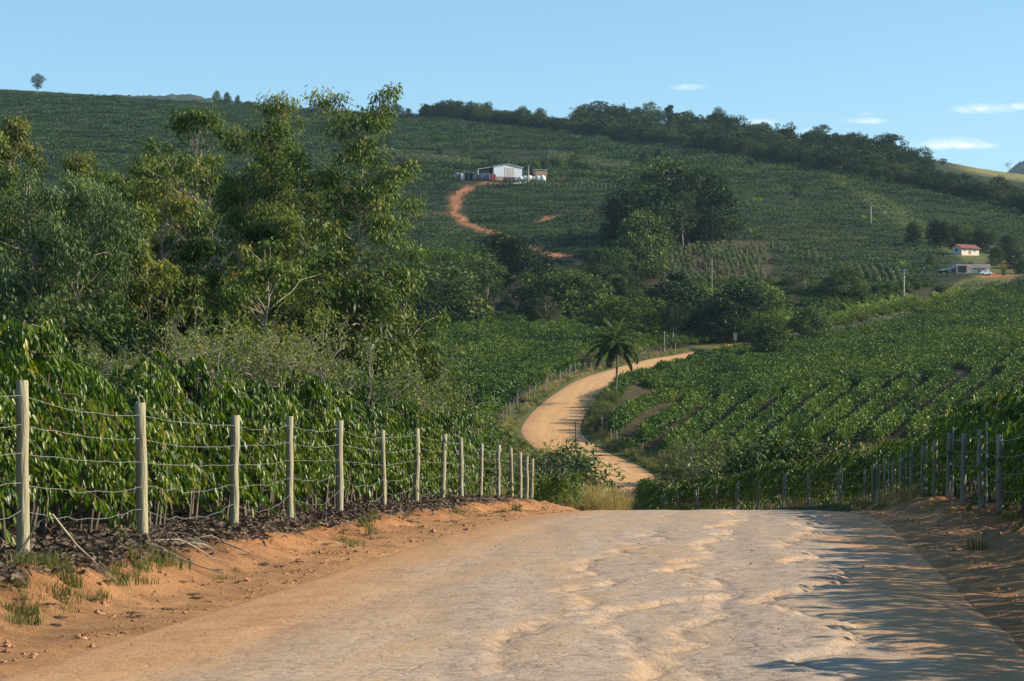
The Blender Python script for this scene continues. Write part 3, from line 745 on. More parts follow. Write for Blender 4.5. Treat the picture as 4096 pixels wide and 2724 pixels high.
def build_fields():
    rng = np.random.default_rng(11)
    pr, PP, RZ, S, IX = [], [], [], [], []
    for k in range(4):
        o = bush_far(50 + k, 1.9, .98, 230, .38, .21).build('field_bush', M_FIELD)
        x = 12 + 6.2 * k; y = 238 + 3 * k
        o.location = (x, y, gz(x, y)); pr.append(o)
        tag(o, ['rounded coffee bush at the foot of the right field, nearest the road bend', 'coffee bush at the foot of the right field above the scrub', 'coffee bush at the foot of the right field above the banana plant',
                'coffee bush at the foot of the right field above the dark flowering shrub'][k], 'coffee bush', 'coffee bushes at the foot of the right field')
    for k in range(4):
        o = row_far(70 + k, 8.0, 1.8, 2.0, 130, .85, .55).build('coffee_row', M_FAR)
        P = pin((590, 640 - 60, 800, 480)[k], (205, 200, 250, 222)[k], 640); o.location = P; pr.append(o)
        tag(o, ['length of coffee row on the terraced slope left of the dark tree clump', 'length of coffee row on the terraced slope below the white barn', 'length of coffee row on the slope above the pepper vines',
                'length of coffee row in the corner by the orange track'][k], 'coffee row', 'lengths of coffee row on the far slope')
    def add(x, y, z, rz, s, ix):
        PP.append(np.stack([x, y, z], -1)); RZ.append(rz); S.append(s); IX.append(ix)
    # right field: rows follow the upper road
    yy = np.arange(205, 650, .05); slope = np.interp(yy, [205, 300, 400, 480, 540, 600, 650], [.20, .22, .30, .50, .85, 1.25, 1.5]); gx_ = np.concatenate([[0], np.cumsum(slope[:-1] * .05)])
    arc = np.concatenate([[0], np.cumsum(np.hypot(slope[:-1], 1) * .05)])
    X, Y = [], []
    for c in np.arange(-120, 240, 3.45):
        a = np.arange(rng.random(), arc[-1], 1.22); a = a + rng.normal(size=len(a)) * .15
        y_ = np.interp(a, arc, yy); X.append(c + np.interp(y_, yy, gx_) + rng.normal(size=len(a)) * .14); Y.append(y_ + rng.normal(size=len(a)) * .1)
    X, Y = np.concatenate(X), np.concatenate(Y); k_ = Y > 338; X, Y = [X[k_]], [Y[k_]]
    for c in np.arange(-.0685, .26, .0150):                              # nearer block: rows fan out up the slope
        y_ = np.arange(222 + rng.random(), 338, 1.12); y_ = y_ + rng.normal(size=len(y_)) * .12
        X.append(y_ * (c + .08 * np.log(y_ / 230)) + rng.normal(size=len(y_)) * .12); Y.append(y_)
    X, Y = np.concatenate(X), np.concatenate(Y)
    l, r = roadLR(np.clip(Y, 0, 700)); 
    ok = (Y > 226 + np.clip((X - 30) * -.1, -6, 4)) & (Y < 640) & (X > r + np.where((Y > 252) & (Y < 350), 1.9, 3.0)) & (X < .228 * Y + 16) & (poly_dist(X, Y, GAP) > 1.5) & (rng.random(len(X)) > .015)
    # upper end stops at the palm avenue
    ok &= ~((Y > 495) & (X < np.maximum(r, 60.7 + (Y - 520) * .53) + 5))
    X, Y = X[ok], Y[ok]; n = len(X)
    far_ = sstep(315, 345, Y)[:, None]; add(X, Y, height(X, Y), rng.random(n) * 6.28, rng.uniform(.78, 1.12, (n, 3)) * (np.array([.84, .84, 1.2]) * (1 - far_) + np.array([1.1, 1.1, 1.0]) * far_), rng.integers(0, 4, n))
    # left field between the road and the valley wood
    d = np.array([1.0, .38]); d /= np.linalg.norm(d); nrm = np.array([-d[1], d[0]])
    a = np.arange(-110, 160, 1.3); b = np.arange(190, 560, 2.9)
    A, B = np.meshgrid(a, b)
    X = d[0] * A + nrm[0] * B + 130 + rng.normal(size=A.shape) * .2; Y = d[1] * A + nrm[1] * B + rng.normal(size=A.shape) * .2
    X, Y = X.ravel(), Y.ravel(); l, r = roadLR(np.clip(Y, 0, 700)); u = UC + F * X / np.maximum(Y, 1)
    ok = (Y > 205) & (Y < 575) & (X < l - 3.4) & (u > 330) & (u < 790) & (rng.random(len(X)) > .02) & ((Y < 505) | (u > 440)) & (Y > 240 - (X + 10) * 1.2)
    X, Y = X[ok], Y[ok]; n = len(X)
    add(X, Y, height(X, Y), rng.random(n) * 6.28, rng.uniform(.82, 1.2, (n, 3)) * [1, 1, .95], rng.integers(0, 4, n))
    # beyond the road's end, up to the valley wood
    X = rng.uniform(40, 150, 6500); Y = rng.uniform(520, 668, 6500); l, r = roadLR(np.clip(Y, 0, 700)); u = UC + F * X / Y
    Y = np.round(Y / 3.0) * 3.0 + rng.normal(size=len(Y)) * .3
    ok = (X < np.minimum(l, 60.7 + (Y - 520) * .53) - 7) & (u > 690) & (Y < 660); X, Y = X[ok], Y[ok]; n = len(X)
    add(X, Y, height(X, Y), rng.random(n) * 6.28, rng.uniform(.82, 1.2, (n, 3)), rng.integers(0, 4, n))
    # far slopes: rows along the contour
    Yr = [650.0]
    while Yr[-1] < 1590: Yr.append(Yr[-1] + np.interp(Yr[-1], [650, 960, 1000, 1060, 1600], [7.2, 8.5, 6.0, 5.2, 7.0]))
    for Y0 in Yr:
        xs = np.arange(-.235 * Y0 - 10, .235 * Y0 + 10, 7.4 if Y0 < 1050 else 9.0); xs = xs + rng.uniform(-3, 3)
        Yv = Y0 + (fbm(xs * .012, np.full_like(xs, Y0 * .003), 3) - .5) * 40 + xs * .04
        rzv = np.arctan(np.gradient(Yv, xs)); z = height(xs, Yv); u, v = uv_of(xs, Yv, z)
        ok = rng.random(len(xs)) > np.where(Y0 > 985, .16, .02)
        for P, w0 in zip(_tr, (3.0, 1.6, 1.4)): ok &= poly_dist(xs, Yv, P) > w0 + 1.0
        ok &= ~((u > 648) & (u < 775) & (v > 228) & (v < 300) & (Yv < 760))                       # pepper plot
        ok &= ~(((np.abs(u - 500) < 44) & (v > 171) & (v < 184.5)) | ((np.abs(u - 985) < 40) & (v > 243) & (v < 285)))
        ok &= ~((Yv > 1400) & (u > 955)) & ~((v < np.interp(u, [400, 430, 560, 730, 1023], [113, 117, 133, 152, 212])) & (u > 425))
        ok &= (Yv > 655)
        # open scrub above the barn
        ok &= ~((u > 380) & (u < 560) & (v > 150) & (v < 163) & (rng.random(len(xs)) < .75))
        xs, Yv, z, rzv = xs[ok], Yv[ok], z[ok], rzv[ok]; n = len(xs)
        if n == 0: continue
        sc = rng.uniform(.85, 1.15, (n, 3)); sc[:, 0] *= 1.0 if Y0 < 1050 else 1.2
        upper = Y0 > 985
        if not upper: sc *= [1.06, .55, .62]
        else: sc[:, 2] *= rng.choice([.55, .8, 1.15], n)
        add(xs, Yv, z - .1, rzv + rng.normal(size=n) * (.03 if not upper else .2), sc, rng.integers(4, 8, n))
    P = np.concatenate(PP); print('FIELD INSTANCES', len(P))
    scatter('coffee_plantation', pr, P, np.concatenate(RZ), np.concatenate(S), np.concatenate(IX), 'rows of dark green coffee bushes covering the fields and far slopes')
build_fields()

# ------------------------------------------------------------------ trees
def limb(mb, a, b, r0, r1, rng, n=7, k=5, wig=.06, lift=.15):
    a = np.asarray(a, float); b = np.asarray(b, float); t = np.linspace(0, 1, n)[:, None]
    Ln = np.linalg.norm(b - a)
    P = a + (b - a) * t + np.array([0, 0, 1.0]) * (lift * Ln * np.sin(t * math.pi) * .5) * np.array(1.0)
    P[1:-1] += rng.normal(size=(n - 2, 3)) * wig * Ln * .4
    mb.tube(P, np.linspace(r0, r1, n), k, True); return P
def clump_leaves(leaf, rng, c, r, n, L, Wd, droop=.6, flat=.75, hang=.0, tbase=.5, tvar=.16, dens=.55):
    """leaves through the outer part of a clump, hanging in short strands when hang > 0"""
    d = rdir(rng, n); d[:, 2] = d[:, 2] * .75 + .2
    rr = r * rng.uniform(dens, 1.0, n)[:, None] ** .8
    rr *= 1 + .3 * (fbm(d[:, 0] * 2.2 + c[0], d[:, 1] * 2.2 + d[:, 2] * 1.7 + c[1], 2)[:, None] - .5) * 2
    P = d * rr * [1, 1, flat] + np.asarray(c)
    if hang: P[:, 2] -= rng.exponential(hang * r, n) * (rng.random(n) < .7)
    D = d * [.7, .7, .3] + rdir(rng, n) * .55 + [0, 0, -droop]
    leaves_kite(leaf, P, D, rng.uniform(.7, 1.3, n) * L, Wd * rng.uniform(.8, 1.2, n), rng.normal(0, .55, n), np.clip(rng.normal(tbase, tvar, n) + .30 * d[:, 2] - .12, 0, 1))  # upper side of each clump tinted lighter, as painted sunlit tops
def tree_meshes(seed, H, base=.3, prof=((0, .5), (.4, 1), (1, .25)), R=3.0, nc=26, cr=1.2, per=220, L=.3, Wd=.09, droop=.6, hang=.3, flat=.8,
                r0=.18, stems=1, lean=0.0, tvar=.16, dens=.5, trunk_top=.85, spread=.5, k=7, low=None, bough=0):
    """a tapered trunk, limbs out to each clump of leaves; prof gives the crown's half-width by height"""
    rng = np.random.default_rng(seed); leaf = MB(); wood = MB()
    px = np.array([p[0] for p in prof]); pv = np.array([p[1] for p in prof])
    trunks = []
    for s in range(stems):
        a = rng.random() * 6.28; b = np.array([math.cos(a), math.sin(a), 0]) * (0 if stems == 1 else spread * .4)
        n = 10; t = np.linspace(0, 1, n)[:, None]
        ln = np.array([math.cos(a), math.sin(a), 0]) * (spread * (1 if stems > 1 else 0)) + np.array([lean, 0, 0])
        P = b + t * [0, 0, H * trunk_top] + ln * t ** 1.4 * 1.0
        P[1:] += np.cumsum(rng.normal(size=(n - 1, 3)) * [.02, .02, 0] * H * .35, 0)
        wood.tube(P, r0 / math.sqrt(stems) * (1 - .82 * t[:, 0] ** .9) + .01, k); trunks.append(P)
    nb = max(1, nc // bough) if bough else 0
    bf = [float(np.clip((b + .5 + rng.normal() * .5) / nb, 0, 1)) ** .9 for b in range(nb)]; bk = [rng.uniform(.45, 1.35) for b in range(nb)]; ba = [b * 2.4 + rng.normal() * .6 for b in range(nb)]
    for i in range(nc):
        f = (i + .5 + rng.normal() * .4) / nc; f = float(np.clip(f, 0, 1)) ** .9
        if bough: q_ = min(i // bough, nb - 1); f = bf[q_]
        w = R * np.interp(f, px, pv); a = i * 2.4 + rng.normal() * .5
        rad = w * math.sqrt(rng.uniform(.12, 1.0)) * rng.uniform(.8, 1.2) * (1 if f < .93 else .4)
        z = H * (base + (1 - base) * f)
        if bough: rad = w * bk[q_] * (1 if f < .93 else .3); a = ba[q_]
        T = trunks[i % stems]; zt = min(z, H * trunk_top * .97)
        cx = np.interp(zt, T[:, 2], T[:, 0]); cy = np.interp(zt, T[:, 2], T[:, 1])
        c = np.array([cx + rad * math.cos(a), cy + rad * math.sin(a), z - cr * .6])
        if bough: c = c + rng.normal(size=3) * [cr * 1.05, cr * 1.05, cr * .7]; c[2] = min(c[2], H - cr * .5)
        zs = max(z - rad * (.6 + .5 * rng.random()) - cr * .8, H * .12); zs = min(zs, H * trunk_top)
        st = np.array([np.interp(zs, T[:, 2], T[:, 0]), np.interp(zs, T[:, 2], T[:, 1]), zs])
        limb(wood, st, c, r0 * (.32 - .18 * f) + .006, .012 + r0 * .03, rng, 6, 4)
        q = cr * rng.uniform(.5, 1.45) * (.75 + .35 * np.interp(f, px, pv))
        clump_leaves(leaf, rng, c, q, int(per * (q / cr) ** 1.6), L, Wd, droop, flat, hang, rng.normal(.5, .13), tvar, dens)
    if low:
        for (dx, dy, z, r, n) in low:
            c = np.array([dx, dy, z]); T = trunks[0]; zs = min(max(z - .3 * math.hypot(dx, dy), H * .1), H * trunk_top)
            st = np.array([np.interp(zs, T[:, 2], T[:, 0]), np.interp(zs, T[:, 2], T[:, 1]), zs])
            limb(wood, st, c, r0 * .3, .02, rng, 7, 4)
            clump_leaves(leaf, rng, c, r, n, L, Wd, droop, flat, hang, rng.normal(.52, .06), tvar, dens)
    return leaf, wood
def make_tree(name, label, cat, loc, mats, group=None, rz=0.0, scale=1.0, **kw):
    leaf, wood = tree_meshes(**kw)
    root = thing(name, label, cat, loc, rz, group, scale)
    leaf.build('crown', mats[0], root); wood.build('trunk', mats[1], root)
    return root

def build_eucalyptus():
    G = 'tall eucalyptus trees behind the left coffee rows'
    col = ((0, .95), (.3, 1), (.6, .85), (.85, .55), (1, .22))
    def E(u, v, Y, half_px, label, mats, seed, name='eucalyptus_tree', **kw):
        h = top_h(u, v, Y); R = half_px * Y / F
        k = dict(H=h, R=R * 1.25, base=.10, prof=col, nc=60, cr=.72, per=105, bough=4, L=.27, Wd=.085, droop=.9, hang=.45, r0=.15, flat=.75, dens=.25)
        k.update(kw); k['per'] = int(k['per'] * 1.9); k['nc'] = int(k['nc'] * 1.25); p = at(u, Y); p.z -= .1
        return make_tree(name, label, 'tree', p, mats, G, seed=seed, **k)
    pb = M_PALEBARK
    E(18, 110, 128, 46, 'rust-tinged eucalyptus filling the upper corner at the edge of the photo', (M_EUC_DRY, pb), 101, nc=84, per=150, base=.10)
    E(-12, 128, 124, 46, 'dark leafy eucalyptus cut by the photo edge beside the rust-tinged one', (M_EUC, pb), 121, nc=70, per=130, base=.08)
    E(56, 158, 112, 52, 'dense willowy blue-green eucalyptus with a rounded hanging crown', (M_EUC_BLUE, pb), 102, nc=100, cr=.8, per=165, L=.24, Wd=.06, hang=.9, droop=1.3, base=.10, stems=2, spread=.7)
    E(100, 139, 132, 42, 'open eucalyptus with yellowing leaves, right of the willowy blue-green one', (M_YEL, pb), 103, nc=56, per=100, base=.14)
    E(186, 105, 126, 50, 'broad domed eucalyptus, dark green, above the bare-branched trees', (M_EUC, pb), 104, nc=76, per=105, base=.14, prof=((0, .75), (.35, 1.0), (.7, 1.05), (.88, .75), (1, .35)))
    E(236, 162, 120, 44, 'shorter broad-leaved tree between the domed and the rusty eucalyptus', (M_EUC, pb), 105, Wd=.10, base=.18)
    E(253, 121, 138, 32, 'narrow rusty eucalyptus crown behind the shorter broad-leaved tree', (M_EUC_DRY, pb), 106, nc=44, base=.2, cr=.7)
    E(299, 91, 134, 18, 'slim dark eucalyptus with a leaning bare stem left of the tallest tree', (M_EUC, pb), 107, nc=40, base=.46, cr=.75, lean=-1.4, prof=((0, .5), (.3, .9), (.7, 1), (1, .4)), r0=.13)
    h = top_h(352, 83, 118); s = 118 / F
    low = [((u - 352) * s, dy, EYE + (VH - v) * s - at(352, 118).z, r, n) for u, v, dy, r, n in
           [(386, 166, .5, .85, 260), (400, 170, 0, .7, 200), (411, 160, .3, .55, 150), (393, 182, -.5, .6, 150), (374, 176, .5, .5, 110), (318, 205, .5, .6, 120), (330, 196, -.5, .6, 130),
            (376, 222, .4, .8, 200), (398, 222, .2, .8, 220), (388, 236, -.4, .8, 200), (405, 246, .3, .9, 240), (420, 250, .0, .7, 180), (378, 256, .6, .8, 190), (398, 268, -.3, .9, 240), (413, 272, .2, .8, 200)]]
    E(352, 82, 118, 22, 'tallest eucalyptus with pale bare trunks and open hanging sprays', (M_EUC, pb), 108, nc=56, base=.46, cr=.75, r0=.17, stems=2, spread=.7,
      prof=((0, .45), (.2, .9), (.55, 1.0), (.8, .8), (1, .55)), low=low)
    E(398, 262, 122, 26, 'low drooping eucalyptus at the right end of the clump, hanging over the field', (M_EUC, pb), 109, nc=46, base=.12, hang=.8)
    E(312, 188, 130, 42, 'mid-height eucalyptus below the slim leaning one', (M_EUC_DRY, pb), 110, base=.15)
    E(150, 205, 116, 46, 'leafy young eucalyptus under the yellowing one', (M_EUC, pb), 111, base=.12)
    E(268, 232, 112, 46, 'bushy young eucalyptus right behind the gnarled bare tree', (M_EUC, pb), 112, base=.12)
    E(345, 262, 126, 38, 'thin young eucalyptus under the tallest tree', (M_EUC, pb), 113, base=.10)
    for q, (u, v, Y, hp, mi, lab) in enumerate([(34, 168, 122, 36, 0, 'mid-height eucalyptus under the rust-tinged one'), (80, 176, 118, 36, 1, 'bluish mid-height eucalyptus under the willowy one'), (128, 160, 122, 36, 0, 'mid-height eucalyptus under the yellowing one, left of the young leafy one'),
            (166, 168, 118, 36, 2, 'yellow-flecked mid-height eucalyptus under the broad dome'), (212, 152, 132, 36, 0, 'mid-height eucalyptus right behind the broad dome'), (243, 166, 134, 32, 0, 'mid-height eucalyptus left under the narrow rusty crown'),
            (284, 150, 138, 30, 3, 'rusty mid-height eucalyptus right under the narrow rusty crown'), (318, 205, 124, 34, 0, 'mid-height eucalyptus left of the tall bare trunks'), (372, 285, 128, 30, 2, 'yellowish mid-height eucalyptus right of the tall bare trunks'), (146, 152, 138, 32, 2, 'yellowing eucalyptus between the open one and the broad dome')]):
        E(u, v, Y, hp * 1.3, lab, ((M_EUC, M_EUC_BLUE, M_YEL, M_EUC_DRY)[mi], pb), 150 + q, nc=44, base=.10, prof=((0, .8), (.35, 1), (.75, .8), (1, .35)))
    # understorey, each its own small tree
    rng = np.random.default_rng(31)
    protos = []
    for k in range(4):
        leaf, wood = tree_meshes(seed=130 + k, H=5.5, R=2.0, base=.12, prof=((0, .8), (.5, 1), (1, .4)), nc=26, cr=.85, per=380, L=.22, Wd=.085, droop=.6, hang=.3, r0=.07, stems=3, spread=.8)
        root = thing('understorey_tree', 'x', 'tree', (0, 0, -90)); leaf.build('crown', (M_EUC, M_SCRUB, M_DARK, M_EUC)[k], root); wood.build('trunk', M_PALEBARK, root); protos.append(root)
    for i, (u, v, Y) in enumerate([(14, 262, 118), (40, 290, 110), (85, 300, 112), (118, 262, 124), (140, 245, 130), (172, 262, 128), (205, 250, 124), (235, 268, 118), (255, 290, 128), (290, 272, 120), (318, 275, 126),
                                   (345, 330, 118), (362, 312, 132), (385, 335, 124), (402, 350, 134), (418, 372, 140), (60, 345, 100), (310, 352, 108), (350, 362, 104), (385, 372, 112), (215, 345, 110), (110, 350, 104), (410, 395, 128), (428, 408, 140), (395, 398, 112)]):
        p = at(u, Y); h = top_h(u, v, Y); p.z -= .1
        place(protos[i % 4], p, rng.random() * 6.28, (h / 5.5 * .9, h / 5.5 * .9, h / 5.5), 'small leafy tree in the thicket below the eucalyptus clump', 'understorey trees below the eucalyptus clump')
build_eucalyptus()

def build_bare_trees():
    def bare(u, v, Y, half, label, seed, gnarl, n1, leaves):
        rng = np.random.default_rng(seed); wood = MB(); leaf = MB()
        H = top_h(u, v, Y); R = half * Y / F
        def grow(p, d, L, r, depth):
            n = 6; P = [p]; dd = d.copy()
            for i in range(n):
                dd = dd + rng.normal(size=3) * .20 * gnarl + np.array([0, 0, .05 if depth > 1 else .02]); dd /= np.linalg.norm(dd); P.append(P[-1] + dd * L / n)
            P = np.array(P); P[:, 2] = np.maximum(P[:, 2], .2)
            wood.tube(P, np.linspace(r, r * .6, n + 1), 6 if depth < 2 else 3, True)
            if depth >= 5:
                m = leaves
                if m:
                    Q = P[rng.integers(2, n + 1, m)] + rng.normal(size=(m, 3)) * .12
                    leaves_kite(leaf, Q, rdir(rng, m) + [0, 0, -.5], rng.uniform(.09, .17, m), .07, rng.random(m) * 6.28, np.clip(rng.normal(.6, .2, m), 0, 1))
                return
            for c in range(3):
                k = rng.integers(3, n + 1) if c else n
                axis = rdir(rng, 1)[0]; nd = dd * (.75 if c else 1) + axis * (.62 if depth else .5); nd[2] = max(nd[2], -.12 if depth > 1 else .1); nd /= np.linalg.norm(nd)
                grow(P[k], nd, L * rng.uniform(.60, .82), max(r * .56, .009), depth + 1)
        for s in range(n1):
            a = s * 6.28 / n1 + rng.random(); sp = .75 if n1 > 1 else .15
            d = np.array([math.cos(a) * sp, math.sin(a) * sp * .6, .8]); d /= np.linalg.norm(d)
            grow(np.array([math.cos(a) * .2, math.sin(a) * .2, 0]), d, H * .36, .20 if n1 < 4 else .15, 0)
        root = thing('bare_tree', label, 'tree', at(u, Y) - Vector((0, 0, .1)), 0, 'bare-branched trees behind the left coffee rows')
        wood.build('trunk', M_GREYBARK, root); leaf.build('crown', M_EUC, root)
        return root
    q = bare(1012, 158, 1545, 7, 'tiny dead tree standing bare on the dry grass hill at the far right', 23, .8, 2, 1); del q['group']
    bare(262, 282, 92, 60, 'gnarled old tree with a thick forked trunk and spreading bare grey limbs', 5, 1.15, 5, 10)
    bare(150, 296, 98, 45, 'bare pale-branched tree left of the gnarled old one', 8, .95, 5, 8)
    bare(325, 312, 96, 45, 'thin half-bare tree with sparse yellowing leaves, right of the gnarled one', 12, 1.0, 4, 14)
    bare(212, 318, 94, 36, 'small half-bare tree standing between the two bare pale ones', 17, 1.0, 4, 12)
build_bare_trees()

# ---- kinds of tree for the valley and the ridge, modelled once each
KIND = {}
def build_kinds():
    dome = ((0, .75), (.35, 1), (.7, .85), (1, .35))
    def K(key, mats, name='valley_tree', **kw):
        leaf, wood = tree_meshes(**kw); root = thing(name, 'x', 'tree', (0, 0, -120)); leaf.build('crown', mats[0], root); wood.build('trunk', mats[1], root); KIND[key] = (root, kw['H'])
    b = M_BARK
    for k in range(3):
        K(('round', k), (M_DARK, b), seed=200 + k, H=11, R=4.6, base=.10, prof=dome, nc=46, cr=1.7, per=120, L=.52, Wd=.30, droop=.35, hang=.1, r0=.28, dens=.6)
        K(('bushy', k), (M_MID, b), seed=210 + k, H=10, R=4.8, base=.08, prof=((0, .9), (.4, 1), (.75, .75), (1, .3)), nc=44, cr=1.5, per=115, L=.55, Wd=.28, droop=.4, hang=.25, r0=.25, dens=.5)
        K(('tall', k), (M_DARK if k != 1 else M_MID, M_PALEBARK), seed=220 + k, H=20, R=4.2, base=.42, prof=((0, .35), (.3, .8), (.65, 1), (.88, .8), (1, .45)), nc=34, cr=1.8, per=130, L=.55, Wd=.28, droop=.4, hang=.2, r0=.34, dens=.5)
        K(('flat', k), (M_MID if k != 1 else M_DARK, M_PALEBARK), seed=230 + k, H=15, R=5.0, base=.6, prof=((0, .4), (.4, .8), (.8, 1), (1, .8)), nc=24, cr=1.5, per=90, L=.6, Wd=.3, droop=.2, hang=.05, r0=.26, flat=.45, dens=.3)
    K(('bamboo', 0), (M_BRIGHT, b), seed=240, H=9, R=4.2, base=.05, prof=((0, .7), (.5, 1), (.8, .9), (1, .6)), nc=44, cr=1.2, per=110, L=.6, Wd=.14, droop=.7, hang=.5, r0=.12, stems=4, spread=1.4, dens=.4)
    K(('bamboo', 1), (M_BRIGHT, b), seed=241, H=9, R=4.0, base=.05, prof=((0, .8), (.5, 1), (.8, .8), (1, .5)), nc=36, cr=1.4, per=110, L=.5, Wd=.26, droop=.4, hang=.2, r0=.15, stems=2, spread=1.0, dens=.5)
    K(('grey', 0), (M_GREYG, M_PALEBARK), seed=250, H=9, R=4.0, base=.15, prof=dome, nc=34, cr=1.5, per=80, L=.5, Wd=.16, droop=.3, hang=.1, r0=.2, dens=.2)
    K(('grey', 1), (M_GREYG, M_PALEBARK), seed=251, H=10, R=4.4, base=.18, prof=dome, nc=34, cr=1.5, per=80, L=.5, Wd=.18, droop=.3, hang=.1, r0=.2, dens=.2)
    K(('vine', 0), (M_DARK, b), seed=260, H=12, R=2.0, base=.04, prof=((0, 1), (.3, .8), (.6, .65), (.85, .8), (1, .4)), nc=34, cr=1.15, per=130, L=.5, Wd=.3, droop=.7, hang=.4, r0=.25, dens=.6)
    for k in range(3):
        K(('ridge', k), (M_OLIVE, b), seed=270 + k, H=12, R=4.4, base=.12, prof=((0, .95), (.4, 1), (.75, .9), (1, .45)), nc=28, cr=1.8, per=80, L=.8, Wd=.42, droop=.3, hang=.1, r0=.3, dens=.6, name='ridge_tree')
        K(('crest', k), (M_DARK, b), seed=280 + k, H=15, R=5.0, base=.40, prof=((0, .4), (.35, .75), (.75, 1), (1, .7)), nc=20, cr=1.8, per=48, L=.95, Wd=.5, droop=.15, hang=.05, r0=.3, flat=.55, dens=.35, name='ridge_tree')
build_kinds()
_n = [0]
def T(kind, u, v, Y, label, group, wide=1.0, cat=None, sink=.2):
    """a tree of a kind whose top shows at row v"""
    root, H = KIND[kind]; p = at(u, Y); h = max(top_h(u, v, Y), 2.0); s = h / H; p.z -= sink
    _n[0] += 1; a = (_n[0] * 2.399) % 6.283
    return place(root, p, a, (s * wide, s * wide, s), label, group, cat)

def build_valley():
    G = 'trees of the valley wood'
    # individually recognisable trees: kind, column, top row, distance, width, label
    L = [(('bushy', 0), 443, 262, 530, 1.35, 'big bluish-green rounded tree at the left of the valley wood'),
         (('round', 0), 425, 285, 515, 1.2, 'dark rounded tree at the left foot of the valley wood'),
         (('bamboo', 0), 437, 243, 600, 1.2, 'yellow-green bamboo clump at the left top of the valley wood'),
         (('bamboo', 0), 462, 240, 610, 1.3, 'bright bamboo clump left of the dark tree by the orange track'),
         (('flat', 0), 487, 258, 560, 1.1, 'tall tree with a bare pale stem and a layered crown above the small coffee patch'),
         (('round', 1), 499, 229, 650, 1.0, 'dark round-headed tree at the foot of the orange track'),
         (('round', 2), 519, 233, 645, 1.0, 'dark tree standing beside the round-headed one at the foot of the orange track'),
         (('round', 0), 537, 296, 512, 1.05, 'dark globe-shaped mango tree at the front edge of the valley wood'),
         (('bushy', 1), 548, 270, 545, 1.25, 'grey-green rounded tree behind the globe-shaped mango'),
         (('bushy', 2), 575, 268, 540, 1.3, 'silvery bushy tree in the middle of the valley wood'),
         (('bamboo', 1), 628, 294, 515, 1.7, 'bright green spreading low tree at the front of the valley wood'),
         (('tall', 0), 604, 246, 600, 1.2, 'dark tall tree rising behind the silvery bushy tree'),
         (('round', 1), 668, 278, 545, 1.4, 'dark vine-covered tree right of the bright spreading one'),
         (('vine', 0), 678, 268, 560, 1.2, 'ivy-draped column-shaped tree in the valley wood'),
         (('bushy', 0), 700, 281, 560, 1.1, 'leafy tree left of the thin pole in the valley wood'),
         (('round', 2), 735, 283, 530, 1.6, 'broad dark tree in the shade right of the ivy-draped one'),
         (('bushy', 1), 760, 279, 560, 1.2, 'rounded mid-green tree below the pepper vines'),
         (('grey', 0), 805, 264, 640, 1.2, 'greyish leafless-looking thicket tree left of the upright olive tree'),
         (('bushy', 1), 845, 262, 636, 1.1, 'upright olive-green tree standing tallest right of the greyish thicket'),
         (('bushy', 2), 876, 284, 645, 1.3, 'low spreading tree right of the upright olive one'),
         (('round', 0), 766, 321, 470, 1.15, 'dense dark round tree beside the start of the young palm avenue'),
         (('bushy', 1), 812, 303, 505, 1.0, 'rounded mid-green tree standing among the young palms'),
         (('flat', 1), 462, 268, 590, .9, 'dark layered tree behind the big bluish-green one'),
         (('bamboo', 1), 502, 310, 520, .55, 'yellow-flowering low bush by the small coffee patch'),
         (('grey', 1), 516, 278, 560, .9, 'thin grey-green tree left of the globe-shaped mango')]
    for k, u, v, Y, w, lab in L: T(k, u, v, Y, lab, G, w)
    rng = np.random.default_rng(41); kinds = [('round', 0), ('round', 1), ('bushy', 0), ('bushy', 1), ('bushy', 2), ('round', 2), ('vine', 0), ('grey', 0), ('tall', 2), ('bamboo', 1)]
    # fillers: the rest of the belt, back rows first
    for u in np.arange(300, 905, 15.5):
        for (Y, v0) in (((528, 306), (562, 290), (598, 276), (632, 268)) if u < 775 else ((640, 298), (655, 284), (672, 278))):
            if Y > 600 and 640 < u < 780: v0 += 12
            
            if 480 < u < 535 and Y < 570: continue
            if rng.random() < .18: continue
            k = kinds[rng.integers(len(kinds))]
            uu = u + rng.normal() * 6; Yv = Y + rng.normal() * 9; v = v0 + rng.normal() * 6
            lo = 330 if u > 700 else 318
            if 640 < uu < 785: v = max(v, 288)
            T(k, uu, min(v, lo - 8), Yv, 'tree in the dense mixed wood along the valley floor', G, rng.uniform(1.0, 1.4))
    # dark clump on the knoll
    G2 = 'trees of the dark clump right of the terraced slope'
    L = [(('tall', 0), 634, 186, 710, 1.5, 'dark tree at the left of the big clump on the knoll'), (('bushy', 0), 668, 156, 780, 1.15, 'tallest greyish dome at the top of the big dark clump'),
         (('round', 1), 650, 182, 720, 1.2, 'dark round tree in the middle of the big clump'), (('tall', 2), 700, 166, 760, 1.5, 'tall dark tree at the upper right of the big clump'),
         (('round', 2), 716, 182, 750, 1.1, 'dark tree at the right edge of the big clump'), (('tall', 1), 683, 190, 725, 1.0, 'pale-trunked forked tree in front of the big dark clump'),
         (('bushy', 2), 642, 210, 675, 1.0, 'sunlit leafy tree low at the left front of the big clump'), (('flat', 0), 652, 204, 680, .8, 'slender pale tree at the left front of the big clump'),
         (('round', 0), 668, 205, 740, 1.2, 'dark tree at the foot of the big clump'), (('round', 1), 705, 205, 735, 1.1, 'dark low tree at the right foot of the big clump'), (('bushy', 1), 632, 232, 665, 1.0, 'light green bush-like tree at the left foot of the big clump'),
         (('round', 2), 622, 196, 720, .9, 'dark tree at the shaded left edge of the big clump'), (('round', 0), 685, 172, 780, 1.2, 'dark tree behind the pale-trunked one in the big clump'),
         (('bushy', 1), 660, 226, 710, 1.0, 'leafy tree at the front foot of the big clump, above the pepper stakes')]
    for k, u, v, Y, w, lab in L: T(k, u, v, Y, lab, G2, w)
